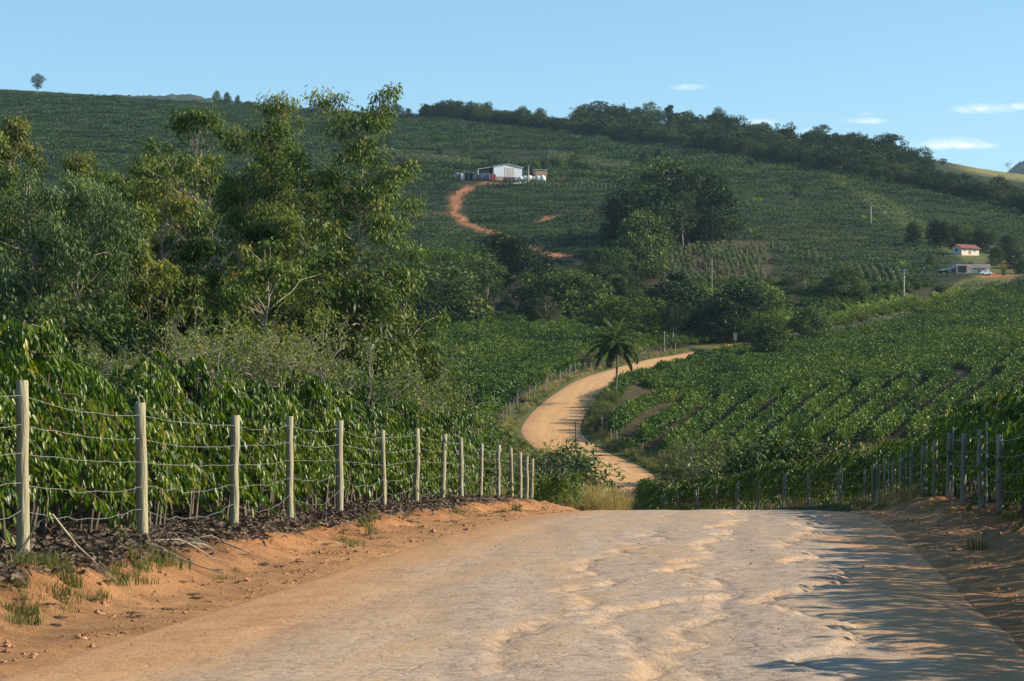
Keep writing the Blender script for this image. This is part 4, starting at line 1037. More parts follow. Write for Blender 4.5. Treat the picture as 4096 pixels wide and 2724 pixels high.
    # trees scattered over the far slopes
    S = [(('tall', 1), 797, 181, 900, .95, 'lone slender tree on the open right slope'), (('round', 0), 751, 158, 1080, 1.0, 'lone dark bush-like tree at the edge of the ridge wood'), (('round', 1), 658, 148, 1150, .8, 'small dark tree left of the ridge hedge end'),
         (('bushy', 0), 645, 149, 1120, .8, 'small grey-green tree beside the dark one below the ridge hedge'), (('bushy', 1), 535, 160, 1060, .9, 'leafy tree right behind the barn'), (('round', 2), 545, 158, 1080, .8, 'dark tree right of the barn'),
         (('grey', 0), 480, 150, 1180, 1.0, 'dry greyish tree above the barn roof'), (('grey', 1), 515, 153, 1150, 1.0, 'dry greyish tree behind the right end of the barn'), (('round', 0), 440, 147, 1200, 1.0, 'dark round tree on the slope left of the barn'),
         (('grey', 0), 470, 144, 1230, 1.2, 'pale dry tree on the slope above the barn'), (('grey', 1), 405, 140, 1250, 1.2, 'pale dry tree high on the slope left of the barn'), (('grey', 0), 425, 142, 1240, 1.2, 'pale dry tree beside the dark round tree on the slope'),
         (('bushy', 2), 560, 157, 1100, 1.0, 'spreading tree right of the barn, above the light green rows'), (('grey', 1), 585, 152, 1120, .9, 'thin grey tree above the light green rows right of the barn'), (('bushy', 1), 575, 152, 1110, .9, 'leafy tree above the light green rows right of the barn'),
         (('bushy', 0), 500, 246, 690, .5, 'small bush at the lower end of the orange track'), (('bushy', 1), 455, 190, 960, .35, 'small bush beside the top of the orange track'), (('bushy', 2), 570, 226, 790, .5, 'small tree among the terraced rows'),
         (('flat', 2), 438, 216, 870, .35, 'tiny pale-stemmed tree among the rows left of the orange track'), (('flat', 2), 594, 212, 870, .5, 'tiny pale-stemmed tree among the terraced rows right of the orange track'), (('round', 1), 606, 232, 720, .8, 'dark tree at the shaded end of the terraced rows'),
         (('flat', 0), 620, 246, 640, 1.0, 'dead-topped tree left below the big dark clump')]
    for k, u, v, Y, w, lab in S: T(k, u, v, Y, lab, None, w)
    # around the houses
    G3 = 'trees around the two houses'
    H = [(('round', 0), 913, 220, 790, .8, 'small dark tree at the left end of the trees above the red-roofed house'), (('round', 1), 935, 219, 795, 1.0, 'dark round tree left above the red-roofed house'), (('tall', 0), 944, 219, 793, .9, 'dark tree straight above the gable of the red-roofed house'),
         (('round', 2), 955, 223, 793, .9, 'dark tree directly behind the red-roofed house'), (('bamboo', 1), 968, 224, 797, .7, 'yellowish tree behind the red roof'), (('round', 0), 980, 225, 793, .9, 'dark tree right behind the red-roofed house'),
         (('tall', 2), 992, 228, 790, .8, 'dark tree right of the red-roofed house'), (('round', 1), 1008, 233, 783, 1.0, 'round dark tree at the right edge of the photo beside the houses'), (('bushy', 0), 1015, 244, 715, .9, 'lower mid-green tree at the right edge below the round dark one'),
         (('bushy', 2), 996, 245, 725, .8, 'leafy tree between the two houses'), (('round', 2), 1022, 258, 695, .9, 'dark tree at the right edge above the orange yard'), (('bushy', 1), 930, 252, 715, .6, 'bush left of the red-roofed house'),
         (('bushy', 0), 912, 277, 660, .9, 'bush left of the flat-roofed house'), (('bamboo', 1), 1004, 265, 690, .5, 'thin yellow-green tree in the yard right of the flat-roofed house'), (('bushy', 2), 940, 284, 640, 1.0, 'leafy tree below the flat-roofed house'),
         (('bushy', 1), 965, 288, 640, .9, 'rounded tree below the orange yard'), (('bushy', 0), 1000, 284, 640, 1.0, 'bright bushy tree below the orange yard at the right'), (('round', 0), 1020, 288, 645, .9, 'dark bushy tree at the right edge below the yard'),
         (('bushy', 1), 925, 284, 660, 1.1, 'low tree right of the crossarm pole'), (('grey', 0), 893, 284, 655, 1.0, 'greyish low tree left of the crossarm pole')]
    for k, u, v, Y, w, lab in H: T(k, u, v, Y, lab, G3, w)
build_valley()

def build_ridge():
    rng = np.random.default_rng(61)
    G = 'trees standing out on the skyline'
    L = [(('tall', 2), 37, 72, 1560, 1.25, 'lone tree on the bare skyline at the far left'), (('bushy', 1), 217, 89, 1585, .62, 'tall grey-green eucalyptus pair on the skyline, left of the domed tree'), (('bushy', 2), 227, 91, 1585, .6, 'second tall grey-green eucalyptus on the skyline'),
         (('bushy', 0), 238, 94, 1590, .55, 'thin third eucalyptus on the skyline'), (('round', 0), 248, 100, 1590, 1.6, 'low dark tree on the skyline right of the eucalyptus pair'), (('round', 1), 278, 103, 1580, 1.2, 'low dark tree on the skyline between two tall foreground crowns'),
         (('round', 2), 325, 98, 1570, 1.6, 'dark domed tree on the skyline behind the tallest eucalyptus'), (('round', 0), 384, 103, 1560, 1.2, 'dark squarish tree on the skyline right of the tallest eucalyptus'), (('round', 1), 396, 103, 1560, 1.2, 'dark skyline tree next to the squarish one'),
         (('round', 2), 408, 107, 1560, 1.0, 'small round lone tree on the skyline'), (('round', 0), 428, 104, 1555, 1.1, 'dark rounded tree at the start of the ridge hedge'), (('round', 1), 442, 108, 1555, 1.2, 'dark low tree joining the ridge hedge'),
         (('crest', 0), 600, 99, 1500, 1.2, 'flat-topped dark tree rising above the ridge hedge'), (('crest', 1), 618, 102, 1480, 1.2, 'broad tree rising on the skyline right of the flat-topped one'), (('flat', 0), 650, 100, 1470, .7, 'umbrella-shaped tree standing out on the skyline'),
         (('vine', 0), 669, 103, 1450, .8, 'crooked vine-clad tree on the skyline'), (('tall', 0), 717, 106, 1400, 1.0, 'tall pale-stemmed tree with a high crown on the skyline'), (('crest', 2), 728, 114, 1400, 1.0, 'dark tree leaning beside the tall pale-stemmed one'),
         (('flat', 1), 763, 120, 1380, .6, 'small flat-topped tree on the falling skyline'), (('flat', 2), 822, 123, 1350, .9, 'grey flat-crowned tree on the falling skyline'), (('crest', 1), 858, 129, 1330, .9, 'dark-headed tree standing out on the falling skyline'),
         (('flat', 0), 890, 132, 1320, .8, 'dark layered tree near the lower end of the skyline wood'), (('crest', 0), 912, 148, 1310, 1.0, 'broad dark tree at the lower end of the skyline wood'), (('flat', 1), 942, 157, 1300, .8, 'last flat-crowned tree of the skyline wood')]
    for k, u, v, Y, w, lab in L: T(k, u, v, Y, lab, G, w, sink=.5)
    # the wood on the ridge: a mass of crowns nobody could count
    protos = []
    for k in range(3):
        for nm in ('ridge', 'crest'):
            root, H = KIND[(nm, k)]
            if nm == 'ridge': place(root, at(455 + 16 * k, 1545), k, 1.1, ['rounded olive tree at the left of the ridge hedge', 'rounded olive tree second in the ridge hedge', 'rounded olive tree third in the ridge hedge'][k], 'rounded trees at the left of the ridge hedge')
            protos.append([c for c in root.children if c.name.startswith('crown')][0])
    P, S, IX = [], [], []
    def fill(u0, u1, low, top, Y0, Y1, n, hv, which):
        """crowns between the lower edge (row low(u)) and the skyline"""
        for _ in range(n):
            u = rng.uniform(u0, u1); Y = rng.uniform(Y0(u), Y1(u)); p = at(u, Y)
            h = rng.uniform(*hv) * (1.5 if rng.random() < .07 else 1); ix = which[rng.integers(len(which))]
            P.append(p - Vector((0, 0, .5))); s = h / (12 if ix % 2 == 0 else 15); S.append((s * rng.uniform(.9, 1.3), s * rng.uniform(.9, 1.3), s)); IX.append(ix)
    lowv = lambda u: np.interp(u, [420, 430, 550, 700, 730, 850, 950, 1060], [110, 116, 131, 151, 156, 176, 196, 222])
    def ylow(u): return pick_y(u, lowv(u), 700)
    us = np.arange(410, 1070, 10); yl = np.array([ylow(u) for u in us])
    yl = np.minimum(yl, 1560)
    yf = lambda u: float(np.interp(u, us, yl))
    fill(425, 735, None, None, lambda u: yf(u), lambda u: yf(u) + 40, 480, (5.5, 9), (0, 2, 4))
    fill(575, 930, None, None, lambda u: yf(u) + 30, lambda u: yf(u) + 330, 360, (5, 13), (1, 3, 5, 1, 3, 5, 0, 2))
    fill(735, 1060, None, None, lambda u: yf(u), lambda u: yf(u) + 60, 330, (5, 10), (0, 2, 4, 1))
    fill(940, 1060, None, None, lambda u: yf(u) + 30, lambda u: yf(u) + 110, 70, (5, 8), (0, 2, 4, 1))
    n = len(P); scatter('ridge_wood', protos, [list(p) for p in P], rng.random(n) * 6.28, S, IX, 'dark olive wood along the ridge above the coffee slopes')
    # far blue ridges
    def hill(name, pts, Y, depth, label, mat):
        us = np.linspace(pts[0][0], pts[-1][0], 60); v = np.interp(us, [p[0] for p in pts], [p[1] for p in pts]) + (fbm(us * .25, us * 0 + 3, 4) - .5) * 3
        V = []; m = 9
        for q in np.linspace(0, 1, m):
            z = EYE + (VH - v) * Y / F
            V.append(np.stack([(us - UC) * Y / F * (1 + q * .02), np.full(60, Y + depth * (q - .5) * 2), z - 320 * abs(q - .5) ** 1.3 * 2.4 + (fbm(us * .4, us * 0 + q * 9, 3) - .5) * 6], -1))
        V = np.concatenate(V); i = np.arange(m - 1)[:, None] * 60; j = np.arange(59)[None, :]
        mb = MB(); mb.add(V, np.stack([i + j, i + j + 1, i + 61 + j, i + 60 + j], -1).reshape(-1, 4)); o = mb.build(name, mat); tag(o, label, None, None, 'structure')
    mt = solid('far_forest', (.035, .052, .030), .95, .45, .02)
    hill('hill', [(985, 184), (1003, 171), (1014, 162), (1030, 158), (1060, 160), (1120, 175)], 4500, 500, 'blue mountain on the horizon at the far right', mt)
    hill('hill', [(90, 96), (140, 95), (160, 96), (190, 94), (212, 98), (260, 104)], 3600, 400, 'bluish wooded hilltop behind the left skyline', mt)
build_ridge()

# ------------------------------------------------------------------ fences
def post_mb(h, r, rng, lean=.03):
    mb = MB(); n = 6; t = np.linspace(0, 1, n)
    lx, ly = rng.normal(size=2) * lean
    P = np.stack([lx * t + rng.normal(size=n) * .006, ly * t + rng.normal(size=n) * .006, -.25 + (h + .25) * t], -1)
    R = r * (1 - .10 * t + rng.normal(size=n) * .03)
    P = np.vstack([P, P[-1] + [0, 0, .004]]); R = np.append(R, R[-1] * .86)
    mb.tube(P, R, 12, True); return mb, np.array([lx, ly])
def wire_run(points, r, rng, sag, wave):
    mb = MB(); Q = []
    for a, b in zip(points[:-1], points[1:]):
        t = np.linspace(0, 1, 13)[:-1]
        q = a + (b - a) * t[:, None]; q[:, 2] -= 4 * t * (1 - t) * sag * rng.uniform(.4, 1.5)
        q[1:, 2] += rng.normal(size=11) * wave; q[1:, :2] += rng.normal(size=(11, 2)) * wave * .6; Q.append(q)
    Q.append(points[-1:]); mb.tube(np.vstack(Q), r, 4, False); return mb
def fence(name, label, cat, XY, h, r, wires, mat, seed, lean=.03, sags=None, group=None, stakes=None, jitter=0.0, wr=.0030):
    rng = np.random.default_rng(seed)
    o0 = Vector((XY[0][0], XY[0][1], gz(*XY[0])))
    root = thing(name, label, cat, o0, 0, group)
    tops = []
    for i, (x, y) in enumerate(XY):
        hh = h * (1 + rng.normal() * jitter); mb, ln = post_mb(hh, r * rng.uniform(.9, 1.12), rng, lean)
        b = np.array([x, y, gz(x, y)]); p = mb.build('post', mat, root); p.location = Vector(b) - o0; tops.append((b, ln, hh))
        if stakes is not None and i % 2 == stakes:
            sb = MB(); sb.tube([[0, 0, -.1], [.01, 0, 1.0], [.02, .01, h + .16]], .019, 6); s_ = sb.build('stake', M_STAKE, root); s_.location = Vector(b) - o0 + Vector((r + .05, .05, 0))
    for k, w in enumerate(wires):
        pts = np.array([b + [ln[0] * w / hh - (r * .9 if seed == 1 else -r * .9) * 0, ln[1] * w / hh - r * 1.0, w] for b, ln, hh in tops]) - np.array(o0)
        sg, wv = sags[k] if sags else (.03, .003)
        wire_run(pts, wr, rng, sg, wv).build('wire', M_WIRE, root)
    return root
def build_fences():
    yl = [12.6, 17.3, 22, 26.9, 32.2, 36.3, 40.7, 45.7, 50.6, 55.6, 60.3, 65, 69, 72, 74.4, 76.6, 78.6]
    fence('wire_fence', 'five-strand wire fence on thick pale round posts along the sunlit left bank', 'fence', [(float(fenceL(y)), y) for y in yl], 1.62, .064, [1.48, 1.21, .94, .66, .40], M_POST, 1, .03,
          [(.05, .006), (.04, .006), (.02, .005), (.12, .014), (.17, .016)])
    yr = [36.8, 41.6, 46, 50.5, 55, 60, 65, 70, 75, 79.5, 84, 88, 92, 97, 101.5, 106, 110.5, 115, 119.5, 124, 128.5, 133, 137]
    fence('wire_fence', 'shaded wire fence on round posts with pale thin stakes along the right bank', 'fence', [(float(fenceR(y)), y) for y in yr], 1.5, .068, [1.38, 1.1, .8, .5], M_DARKSHADEPOST, 2, .03,
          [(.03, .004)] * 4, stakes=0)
    y = np.array([232, 236, 240, 244.5, 249, 253, 257.5, 262] + list(np.arange(266.5, 500, 4.6)))
    l, r = roadLR(y); off = np.interp(y, [232, 250, 266, 300, 500], [8.6, 4.6, 2.1, 1.9, 1.9])
    rng = np.random.default_rng(3)
    fence('field_fence', 'long thin fence of uneven grey posts along the far uphill bend of the road', 'fence', [(float(a), float(b)) for a, b in zip(l - off + rng.normal(size=len(y)) * .15, y)], 1.45, .06, [1.2, .8, .4], M_OLDPOST, 3, .12, jitter=.1, wr=.004)
    y = np.arange(214, 266, 4.2); l, r = roadLR(y)
    fence('field_fence', 'short row of old posts at the foot of the right field, inside the bend', 'fence', [(float(a), float(b)) for a, b in zip(r + 1.7, y)], 1.3, .06, [1.1, .6], M_OLDPOST, 4, .09, jitter=.1)
    fence('field_fence', 'three leaning posts in the scrub left of the banana plant', 'fence', [(at(u, 165).x, 165 + k * .6) for k, u in enumerate((684, 689.5, 695))], 1.5, .05, [1.1], M_OLDPOST, 5, .08)
    P = [pin(u, np.interp(u, [440, 520, 620], [184.5, 185.5, 191]), 700) for u in np.arange(520, 622, 4.3)]
    fence('field_fence', 'fence line of tiny pale posts on the slope below the barn', 'fence', [(p.x, p.y) for p in P], 2.2, .12, [1.8, 1.0], M_OLDPOST, 6, .1, jitter=.12, wr=.01)
    # gate at the corner of the left field
    p0 = Vector((at(466, 230).x, 236, 0)); p1 = Vector((at(477, 230).x, 229, 0))
    for p in (p0, p1): p.z = gz(p.x, p.y)
    root = thing('farm_gate', 'weathered barred wooden gate between two thick posts beyond the left coffee rows', 'gate', p0)
    d = p1 - p0; Ln = d.length; ang = math.atan2(d.y, d.x)
    for k in range(2):
        mb, _ = post_mb(2.3, .13, np.random.default_rng(k), .03); q = mb.build('post', M_OLDPOST, root); q.location = (p0, p1)[k] - p0
    for z in (.75, 1.1, 1.45, 1.8):
        mb = MB(); mb.box((0, 0, 0), (Ln - .3, .05, .14)); q = mb.build('rail', M_STAKE, root, False); q.location = d / 2 + Vector((0, 0, z - d.z / 2)); q.rotation_euler = (0, -math.asin(d.z / Ln) if Ln else 0, ang)
    mb = MB(); mb.box((0, 0, 0), (math.hypot(Ln - .4, 1.0), .04, .10)); q = mb.build('brace', M_STAKE, root, False); q.location = d / 2 + Vector((0, 0, 1.28)) + Vector((math.sin(ang), -math.cos(ang), 0)) * .06; q.rotation_euler = (0, -math.atan2(1.0, Ln - .4), ang)
build_fences()

# ------------------------------------------------------------------ palms
def frond(mb, rng, az, el, Ln, curve, nl=22, ll=.55, lw=.05, base=(0, 0, 0), r=.018, tint=.5, hang=.8):
    t = np.linspace(0, 1, 12); e = el - curve * t ** 1.3
    ds = Ln / 11
    hx = np.concatenate([[0], np.cumsum(np.cos(e[:-1]) * ds)]); hz = np.concatenate([[0], np.cumsum(np.sin(e[:-1]) * ds)])
    c, s_ = math.cos(az), math.sin(az)
    P = np.stack([hx * c, hx * s_, hz], -1) + np.asarray(base)
    mb.tube(P, np.linspace(r, r * .25, 12), 4, False, tint)
    q = np.linspace(.14, 1, nl); B = np.stack([np.interp(q, t, P[:, k]) for k in range(3)], -1)
    Tn = np.stack([np.interp(q, t, np.gradient(P, axis=0)[:, k]) for k in range(3)], -1); Tn /= np.linalg.norm(Tn, axis=1, keepdims=True)
    for sg in (-1, 1):
        S = np.array([-s_, c, 0]) * sg
        D = S * .9 + Tn * .75 + rng.normal(size=(nl, 3)) * .12 + np.array([0, 0, -hang]) * (.4 + .6 * q[:, None])
        leaves_kite(mb, B, D, ll * np.sin(np.clip(q, .12, .97) * math.pi) ** .45 * rng.uniform(.85, 1.1, nl), lw, rng.normal(0, .4, nl), np.clip(tint + rng.normal(0, .12, nl), 0, 1))
def build_palms():
    rng = np.random.default_rng(21)
    p = at(615, 300); h = top_h(615, 319, 300)
    root = thing('palm_tree', 'tall coconut palm with a drooping dark crown standing on the road bend', 'palm', p)
    th = h * .70
    mb = MB(); t = np.linspace(0, 1, 14); mb.tube(np.stack([.25 * np.sin(t * 2.4), .1 * t, th * t], -1), .15 - .05 * t + .02 * (np.arange(14) % 2) * .4, 9); mb.build('trunk', M_BARK, root)
    tip = np.array([.25 * math.sin(2.4), .1, th])
    for k in range(30):
        az = k * 2.399 + rng.normal() * .15; f = k / 29
        el = lerp(1.4, -.55, f ** .9) + rng.normal() * .08
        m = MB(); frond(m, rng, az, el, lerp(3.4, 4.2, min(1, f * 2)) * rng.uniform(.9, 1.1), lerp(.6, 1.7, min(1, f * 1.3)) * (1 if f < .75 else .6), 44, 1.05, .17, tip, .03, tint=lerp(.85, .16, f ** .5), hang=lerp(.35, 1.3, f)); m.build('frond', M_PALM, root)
    m = MB()
    for k in range(7): m.ball(tip + [.22 * math.cos(k), .22 * math.sin(k), -.2 - .08 * (k % 2)], .13, 8, 6)
    m.build('coconut', M_BARK, root)
    protos = []
    for v in range(3):
        r0 = thing('young_palm', 'x', 'palm', (0, 0, -80))
        mb = MB(); mb.tube([[0, 0, -.3], [.03, 0, .6], [.0, .04, 1.7]], [.2, .16, .12], 7); mb.build('trunk', M_GREYBARK, r0)
        m = MB()
        for k in range(15):
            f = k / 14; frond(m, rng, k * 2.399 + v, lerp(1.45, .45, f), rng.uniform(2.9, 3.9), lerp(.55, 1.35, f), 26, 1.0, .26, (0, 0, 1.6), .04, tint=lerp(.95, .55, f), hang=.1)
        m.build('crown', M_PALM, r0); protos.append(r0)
    G = 'young coconut palms along the upper road'
    y = np.linspace(514, 634, 300); X = 58.5 + (y - 514) * .525; s = np.concatenate([[0], np.cumsum(np.hypot(np.diff(X), np.diff(y)))])
    n = 40
    for i in range(n):
        q = i / (n - 1) * s[-1]; x = float(np.interp(q, s, X)); yy = float(np.interp(q, s, y))
        lab = 'young upright coconut palm in the long avenue beside the upper road'
        if i == 0: lab = 'first young palm of the avenue, next to the dense dark round tree'
        if i == n - 1: lab = 'last and highest young palm at the uphill end of the avenue'
        sc = rng.uniform(.9, 1.2)
        place(protos[i % 3], (x + rng.normal() * .3, yy, gz(x, yy) - .05), rng.random() * 6.28, (sc, sc, sc * 1.12), lab, G)
build_palms()

# ------------------------------------------------------------------ pepper vines on stakes
def build_pepper():
    rng = np.random.default_rng(22)
    protos = []
    for k in range(3):
        mb = MB(); n = 230; z = rng.uniform(.15, 2.6, n); a = rng.random(n) * 6.28; rr = .52 * (1 - .25 * (z / 2.6) ** 3) * rng.uniform(.6, 1.1, n)
        P = np.stack([rr * np.cos(a), rr * np.sin(a), z], -1); D = np.stack([np.cos(a), np.sin(a), -.8 + 0 * a], -1) + rdir(rng, n) * .4
        leaves_kite(mb, P, D, rng.uniform(.28, .45, n), .26, rng.normal(0, .5, n), np.clip(rng.normal(.5, .18, n), 0, 1))
        mb.tube([[0, 0, -.3], [0, 0, 2.75]], .06, 5, tint=1.0); protos.append(mb.mesh('pepper_vine', M_PEPPER))
    G = 'pepper vines on stakes below the dark clump'
    first = []
    def vine(x, y, lab, g):
        o = link('pepper_vine', protos[rng.integers(3)]); o.location = (x, y, gz(x, y)); o.rotation_euler = (0, 0, rng.random() * 6.28); o.scale = (rng.uniform(.85, 1.2),) * 2 + (rng.uniform(.85, 1.15),)
        tag(o, lab, 'pepper vine', g); first.append(o)
    for y in np.arange(644, 745, 4.6):
        for x in np.arange(38, 82, 3.1):
            xx = x + ((y - 640) * .37) % 3.1 + rng.normal() * .22; u, v = proj(xx, y, gz(xx, y))
            if u < 662 or u > 765 or v < np.interp(u, [660, 700, 765], [262, 246, 248]) or v > 286 or rng.random() < .06: continue
            vine(xx, y, 'leafy pepper vine column on its stake in the plot below the dark tree clump', G)
    for u, v in [(772 + 7.2 * k, 249 + 2.1 * k) for k in range(9)]:
        p = pin(u, v, 600); vine(p.x, p.y, 'pepper vine column in the single line right of the pepper plot', 'pepper vines in a line right of the plot')
    for j in range(4):
        for k in range(8):
            p = pin(840 + 8 * k + 2 * j, 268 + j * 3.4 + k * 1.1, 560); vine(p.x, p.y, 'pepper vine column in the small plot left of the flat-roofed house', 'pepper vines in the small plot by the houses')
    sm = MB(); sm.tube([[0, 0, -.3], [.02, 0, 1.2], [.05, 0, 2.5]], .075, 6); sme = sm.mesh('stake', M_GREYBARK)
    for y in np.arange(690, 748, 6):
        for x in np.arange(40, 70, 3.0):
            u, v = proj(x, y, gz(x, y))
            if 656 < u < np.interp(v, [238, 262], [735, 664]) and 232 < v < 264:
                o = link('bare_stake', sme); o.location = (x, y, gz(x, y)); o.rotation_euler = (0, 0, rng.random() * 6); tag(o, 'bare grey stake waiting for a vine at the top of the pepper plot', 'stake', 'bare stakes at the top of the pepper plot')
    P, S = [], []
    for (u0, u1, va, vb, rows) in ((378, 470, 158, 166, 6), (548, 628, 160, 171, 7)):
        for j in range(rows):
            for u in np.arange(u0, u1, 2.6):
                v = lerp(va, vb, (u - u0) / (u1 - u0)) + (j - rows / 2) * 1.15
                p = pin(u + rng.normal() * .3, v, 800); P.append(list(p)); S.append(rng.uniform(.95, 1.3))
    n = len(P); scatter('pepper_plantation', first[:3], P, rng.random(n) * 6.28, np.array(S), rng.integers(0, 3, n), 'light green rows of pepper vines on the slope beside the barn')
build_pepper()

# ------------------------------------------------------------------ barn, houses, yard things
M_SHADEDWHITE = solid('blue_shaded_white_sheet', (.46, .54, .62), .5, .06, .6)  # white cladding toned blue-grey to carry dim, grazing light on the gable
M_ROOFM = solid('grey_roof_sheet', (.42, .41, .38), .5, .15, .5)
M_BRICK = solid('bare_brick', (.30, .21, .16), .9, .2, 2)  # plain brown masonry of the plinth and shack
M_DKINT = solid('opening_shade_and_dark_parts', (.035, .035, .04), .8, .2, 1)  # near-black: painted shade for openings, also plain dark parts
M_BLUE = solid('blue_paint', (.035, .09, .22), .5, .2, 1)
M_RED = solid('red_paint', (.26, .045, .05), .55, .2, 1)
M_CREAM = solid('cream_wall', (.62, .55, .45), .8, .08, 1.2)
M_PINKSHADE = solid('pinkish_parapet_and_shade', (.50, .38, .35), .8, .1, 1.2)  # parapet pink, also painted on the left wall in place of shade
M_TILE = solid('red_roof_tile', (.20, .075, .065), .75, .25, 3, bump=.4, bscale=8)
M_TARP = solid('white_tarp', (.62, .60, .56), .6, .15, 1.5)
M_TANK = solid('grey_blue_tank', (.20, .25, .28), .5, .15, 1)
M_TIMBER = solid('timber', (.30, .21, .13), .8, .3, 2)
M_GLASS = solid('window_glass', (.05, .07, .09), .15, .1, 1, spec=.6)
def prism(mb, x0, x1, y0, y1, z0, z1, zr, axis='y'):
    """a box with a gable: ridge along axis"""
    if axis == 'y':
        xm = (x0 + x1) / 2
        V = [[x0, y0, z0], [x1, y0, z0], [x1, y0, z1], [xm, y0, zr], [x0, y0, z1], [x0, y1, z0], [x1, y1, z0], [x1, y1, z1], [xm, y1, zr], [x0, y1, z1]]
    mb.add(V, [[0, 1, 2, 4], [5, 9, 7, 6], [0, 4, 9, 5], [1, 6, 7, 2]]); mb.add(V, [[4, 2, 3], [9, 8, 7]]); return mb
def slab(mb, a, b, c, d, th):
    a, b, c, d = [np.asarray(k, float) for k in (a, b, c, d)]; n = np.cross(b - a, d - a); n = n / np.linalg.norm(n) * th
    V = [a, b, c, d, a + n, b + n, c + n, d + n]
    mb.add(V, [[3, 2, 1, 0], [4, 5, 6, 7], [0, 1, 5, 4], [1, 2, 6, 5], [2, 3, 7, 6], [3, 0, 4, 7]]); return mb
def build_barn():
    p = pin(508, 181, 800); Y = p.y; m = Y / F              # metres per pixel there
    print('BARN', Y)
    root = thing('barn', 'large white metal-clad barn with a low gable and an open side bay on the hillside', 'barn', p, math.radians(24))
    w, Ln = 31 * m, 38 * m; e, rg = 14.0 * m, 16.6 * m; x0, x1 = -w / 2, w / 2
    def part(nm, mt, f, par=root): b = MB(); f(b); return b.build(nm, mt, par, False)
    part('wall', M_SHADEDWHITE, lambda b: prism(b, x0, x1, 0, Ln, 4.0 * m, e, rg))
    part('plinth', M_BRICK, lambda b: b.box((0, Ln / 2, 2.0 * m - .3), (w - .3, Ln - .3, 4.0 * m + .55)))
    def roof(b):
        o = .5
        slab(b, (x0 - o, -o, e - .1), (0, -o, rg + .12), (0, Ln + o, rg + .12), (x0 - o, Ln + o, e - .1), .18)
        slab(b, (0, -o, rg + .13), (x1 + o, -o, e - .1), (x1 + o, Ln + o, e - .1), (0, Ln + o, rg + .13), .18)
    part('roof', M_ROOFM, roof)
    part('door', M_ROOFM, lambda b: [b.box((q, -.06, 8.8 * m), (.9, .06, 9.0 * m)) for q in np.linspace(-1.1, 2.6, 4)])
    part('opening', M_DKINT, lambda b: b.box((.9, -.02, 1.7 * m), (7.5 * m * 1.5, .35, 3.2 * m)))  # solid dark panel stands for the shaded interior
    part('canopy', M_ROOFM, lambda b: slab(b, (x0 - 7.5, .6, e - 1.5), (x0 - .25, .6, e - .25), (x0 - .25, Ln, e - .25), (x0 - 7.5, Ln, e - 1.5), .15))
    for q in (1.0, Ln * .35, Ln * .68, Ln - .5): part('column', M_CONC, lambda b: b.box((x0 - 7.1, q, (e - 1.5) / 2), (.3, .3, e - 1.6)))
    part('rear_wall', M_DKINT, lambda b: b.box((x0 - 3.6, Ln - .6, e / 2 - .8), (6.4, .2, e - 1.8)))  # back of the open bay coloured near-black for its shade
    part('side_door', M_DKINT, lambda b: b.box((x0 - .03, 3.2, 3.6), (.12, 3.4, 5.6)))
    def item(nm, u, v, lab, cat, rz=0.0, g=None):
        q = pin(u, v, 800); return thing(nm, lab, cat, q, rz, g), Vector(q)
    # blue and red bins under the canopy
    for k, (u, mt, lab) in enumerate([(478, M_DKINT, 'dark trailer parked left of the blue bin by the barn'), (485.5, M_BLUE, 'blue steel bin under the open bay of the barn'), (492, M_RED, 'dark red bin between the blue one and the barn wall')]):
        r, q = item('trailer' if k == 0 else 'steel_bin', u, 181.8, lab, 'trailer' if k == 0 else 'bin', .2)
        ww, hh = (2.9, 2.2) if k == 0 else (3.0, 2.5)
        b = MB(); b.box((0, 0, hh / 2 + .3), (ww, 2.0, hh)); b.build('body', mt, r, False)
        b = MB(); [b.box((sx * (ww / 2 - .1), -1.03, hh / 2 + .3), (.12, .06, hh)) for sx in (-1, 1)]; b.box((0, -1.03, hh + .26), (ww + .1, .08, .12)); b.build('rim', M_ROOFM, r, False)
        for sx in (-1, 1): b = MB(); b.tube([[sx * ww * .3, -1.1, .3], [sx * ww * .3, -.95, .3]], .32, 10); b.build('wheel', M_DKINT, r)
    r, q = item('farm_machine', 507, 182.2, 'low red farm machine in front of the barn opening', 'farm machine')
    b = MB(); b.box((0, 0, .9), (3.2, 1.3, .8)); b.box((-.7, 0, 1.6), (1.1, 1.1, .7)); b.build('body', M_RED, r, False)
    for sx in (-1.1, 1.1): b = MB(); b.tube([[sx, -.85, .45], [sx, -.6, .45]], .45, 12); b.build('wheel', M_DKINT, r)
    r, q = item('tarp_heap', 531, 181.2, 'long heap under white and yellowed sheeting right of the barn', 'heap')
    b = MB()
    for k in range(6): b.ball((-4.5 + 1.9 * k, .2 * (k % 2), .5), (1.5, 1.3, 1.1 + .3 * (k % 3)), 10, 6, noise=.15, seed=k)
    b.build('sheet', M_TARP, r)
    for k in range(3):
        q = pin(516 + 3.2 * k, 184.4 - .5 * k, 800); b = MB(); b.tube([[-2.2, 0, .35], [2.2, .8, .4]], .33, 9); o = b.build('log', M_TARP, None); o.location = q
        tag(o, ['pale log lying lowest on the yard edge below the barn', 'pale log lying in the middle below the barn', 'pale log lying nearest the white heap'][k], 'log', 'pale logs below the barn')
    r, q = item('shack', 541, 179, 'brown brick shack right behind the barn', 'shack', .3)
    b = MB(); b.box((0, 1.5, 1.9), (5.5, 4, 4.2)); b.build('wall', M_BRICK, r, False); b = MB(); slab(b, (-3.1, -.8, 3.9), (3.1, -.8, 4.1), (3.1, 3.9, 4.6), (-3.1, 3.9, 4.4), .15); b.build('roof', M_ROOFM, r, False)
